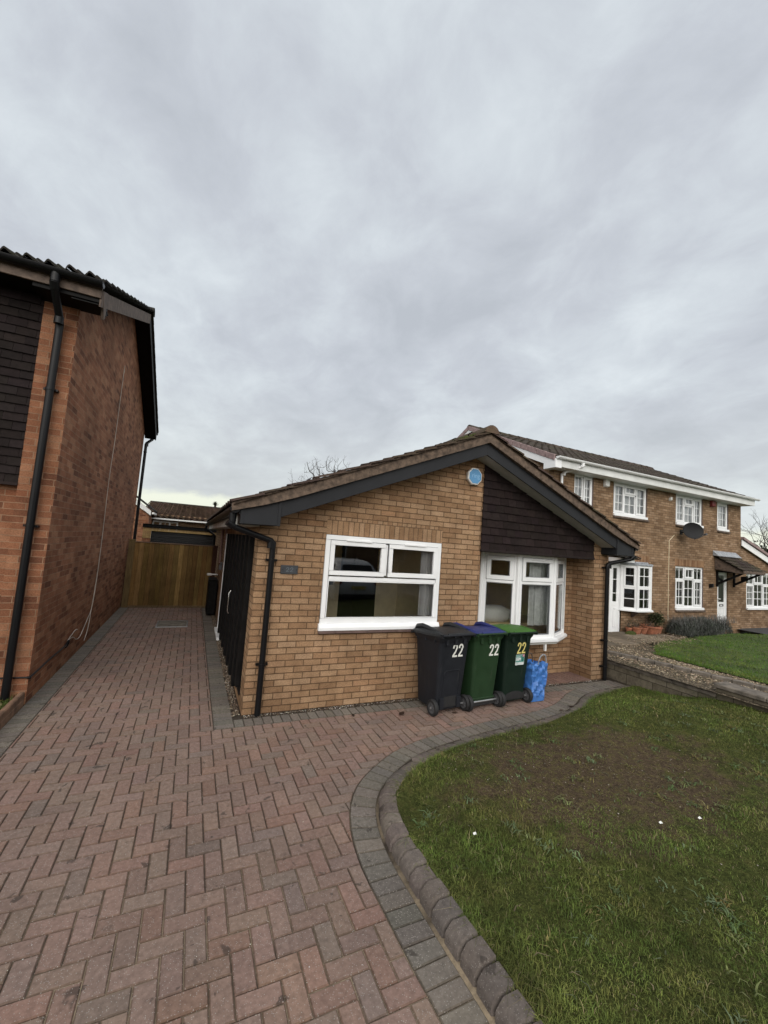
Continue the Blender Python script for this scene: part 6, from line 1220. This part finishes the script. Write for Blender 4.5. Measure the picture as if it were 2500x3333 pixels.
pick = rs.randint(34, size=n); d = rs.normal(0, 1, (n, 3)); d /= np.linalg.norm(d, axis=1)[:, None]; d[:, 2] = np.abs(d[:, 2]); q_ = rs.uniform(.55, 1, n)**.6
x = cx[pick]+d[:, 0]*q_*cr_[pick]; y = np.minimum(cy[pick]+d[:, 1]*q_*cr_[pick], 2.97); P = np.stack([x, y, np.maximum(.03, d[:, 2]*q_*ch[pick]*.86)], 1); cg = np.array([(.085, .092, .082), (.115, .12, .112), (.06, .072, .052), (.10, .10, .095)])[rs.randint(4, size=n)]*rs.uniform(.6, 1.3, (n, 1))
o = blades('foliage', P, rs.gamma(8, 1/8, n)*.085, rs.uniform(.006, .013, n), cg, 1.0, .3)
for v in [0]: o.parent = lv; o.data.transform(Matrix.Translation(-ORG[lv.name]))
n = 700; x = rs.uniform(12.8, 15.9, n); o = blades('flower_stalk', np.stack([x, rs.uniform(2.4, 2.9, n), .36+0*x], 1), rs.uniform(.12, .30, n), rs.uniform(.004, .008, n), np.tile((.13, .125, .12), (n, 1)), .6, .1); o.parent = lv; o.data.transform(Matrix.Translation(-ORG[lv.name])); o['kind'] = 'stuff'

# ================================================================== BEHIND THE CAMERA (seen in the window glass)
cr = thing('parked_car', 'silver hatchback parked across the road, seen mirrored in the wide window', 'car', (4.55, -9.9, -.075), None, 0); local(cr)
b = MB(); prof = [(-1.95, .30, .62, .80), (-1.85, .22, .82, .86), (-1.2, .20, .95, .88), (-.75, .20, 1.02, .88), (0, .20, 1.04, .89), (1.2, .20, 1.03, .89), (1.75, .22, .98, .87), (1.88, .28, .90, .84), (1.93, .40, .70, .78)]
def sec(y, z0, z1, hw): return [(-hw*.9, y, z0), (-hw, y, z0+.15), (-hw, y, z1-.14), (-hw*.93, y, z1), (hw*.93, y, z1), (hw, y, z1-.14), (hw, y, z0+.15), (hw*.9, y, z0)]
b.loft([sec(*p) for p in prof], True)
b.loft([[(-hw, y, 1.0), (-hw*.99, y, 1.1), (-hw*.80, y, z), (-hw*.6, y, z+.04), (hw*.6, y, z+.04), (hw*.80, y, z), (hw*.99, y, 1.1), (hw, y, 1.0)] for y, z, hw in ((-.85, 1.06, .84), (-.25, 1.46, .84), (.3, 1.52, .84), (1.1, 1.50, .83), (1.55, 1.38, .81), (1.85, 1.02, .80))], True)
cbod = b.build('body', M['car'], cr, .02, 2, 45)
q = MB(); q.prism([(-.62, 1.86, 1.06), (.62, 1.86, 1.06), (.52, 1.63, 1.40), (-.52, 1.63, 1.40)], (0, .02, .012)); q.build('rear_window', M['car_glass'], cr, .01)
for sx in (-1, 1):
    q = MB(); q.prism([(sx*.835, -.55, 1.10), (sx*.835, 1.45, 1.10), (sx*.715, 1.30, 1.42), (sx*.705, -.15, 1.42)], (sx*.02, 0, .006)); q.build('side_window', M['car_glass'], cr, .01)
    q = MB(); q.box(*sorted((sx*.60, sx*.84)), 1.86, 1.95, .74, .96); q.build('tail_light', M['tail'], cr, .03, 2)
    for y in (-1.25, 1.2):
        w = bpy.data.objects.new('wheel', None); COL.objects.link(w); w.parent = cr; ORG[w.name] = Vector()
        q = MB(); q.tube([(sx*.70, y, .31), (sx*.89, y, .31)], .31, 24); q.build('tyre', M['rubber'], w, .02, 2, 40); q = MB(); q.tube([(sx*.80, y, .31), (sx*.90, y, .31)], .20, 20); q.build('rim', M['chrome'], w, .01, 1, 40)
q = MB(); q.box(-.26, .26, 1.94, 1.96, .60, .71); q.build('number_plate', M['digit_y'], cr); q = MB(); q.box(-.82, .82, 1.88, 1.95, .28, .46); q.build('bumper', M['rubber'], cr, .03, 2)
q = MB(); q.tube([(0, 1.35, 1.53), (0, 1.5, 1.68)], .012, 6); q.build('aerial', M['rubber'], cr)
oh = thing('opposite_house', 'brick house across the road, seen only as a dim reflection', 'house', (6, -24, 0))
q = MB(); q.box(-9, 22, -30, -24, -.1, 4.8); q.build('wall', M['brick_far'], oh); q = MB(); q.prism([(-9.4, -23.6, 4.8), (-9.4, -30.4, 4.8), (-9.4, -27, 6.8)], (31.8, 0, 0)); q.build('roof', M['roof_dark'], oh)
for k in range(6):
    for z in (.9, 3.2): q = MB(); q.box(-7+k*5, -5.2+k*5, -24.0, -23.95, z, z+1.2); w = q.build('window', M['upvc'], oh); q = MB(); q.box(-6.92+k*5, -5.28+k*5, -23.955, -23.94, z+.08, z+1.12); q.build('pane', M['car_glass'], w)
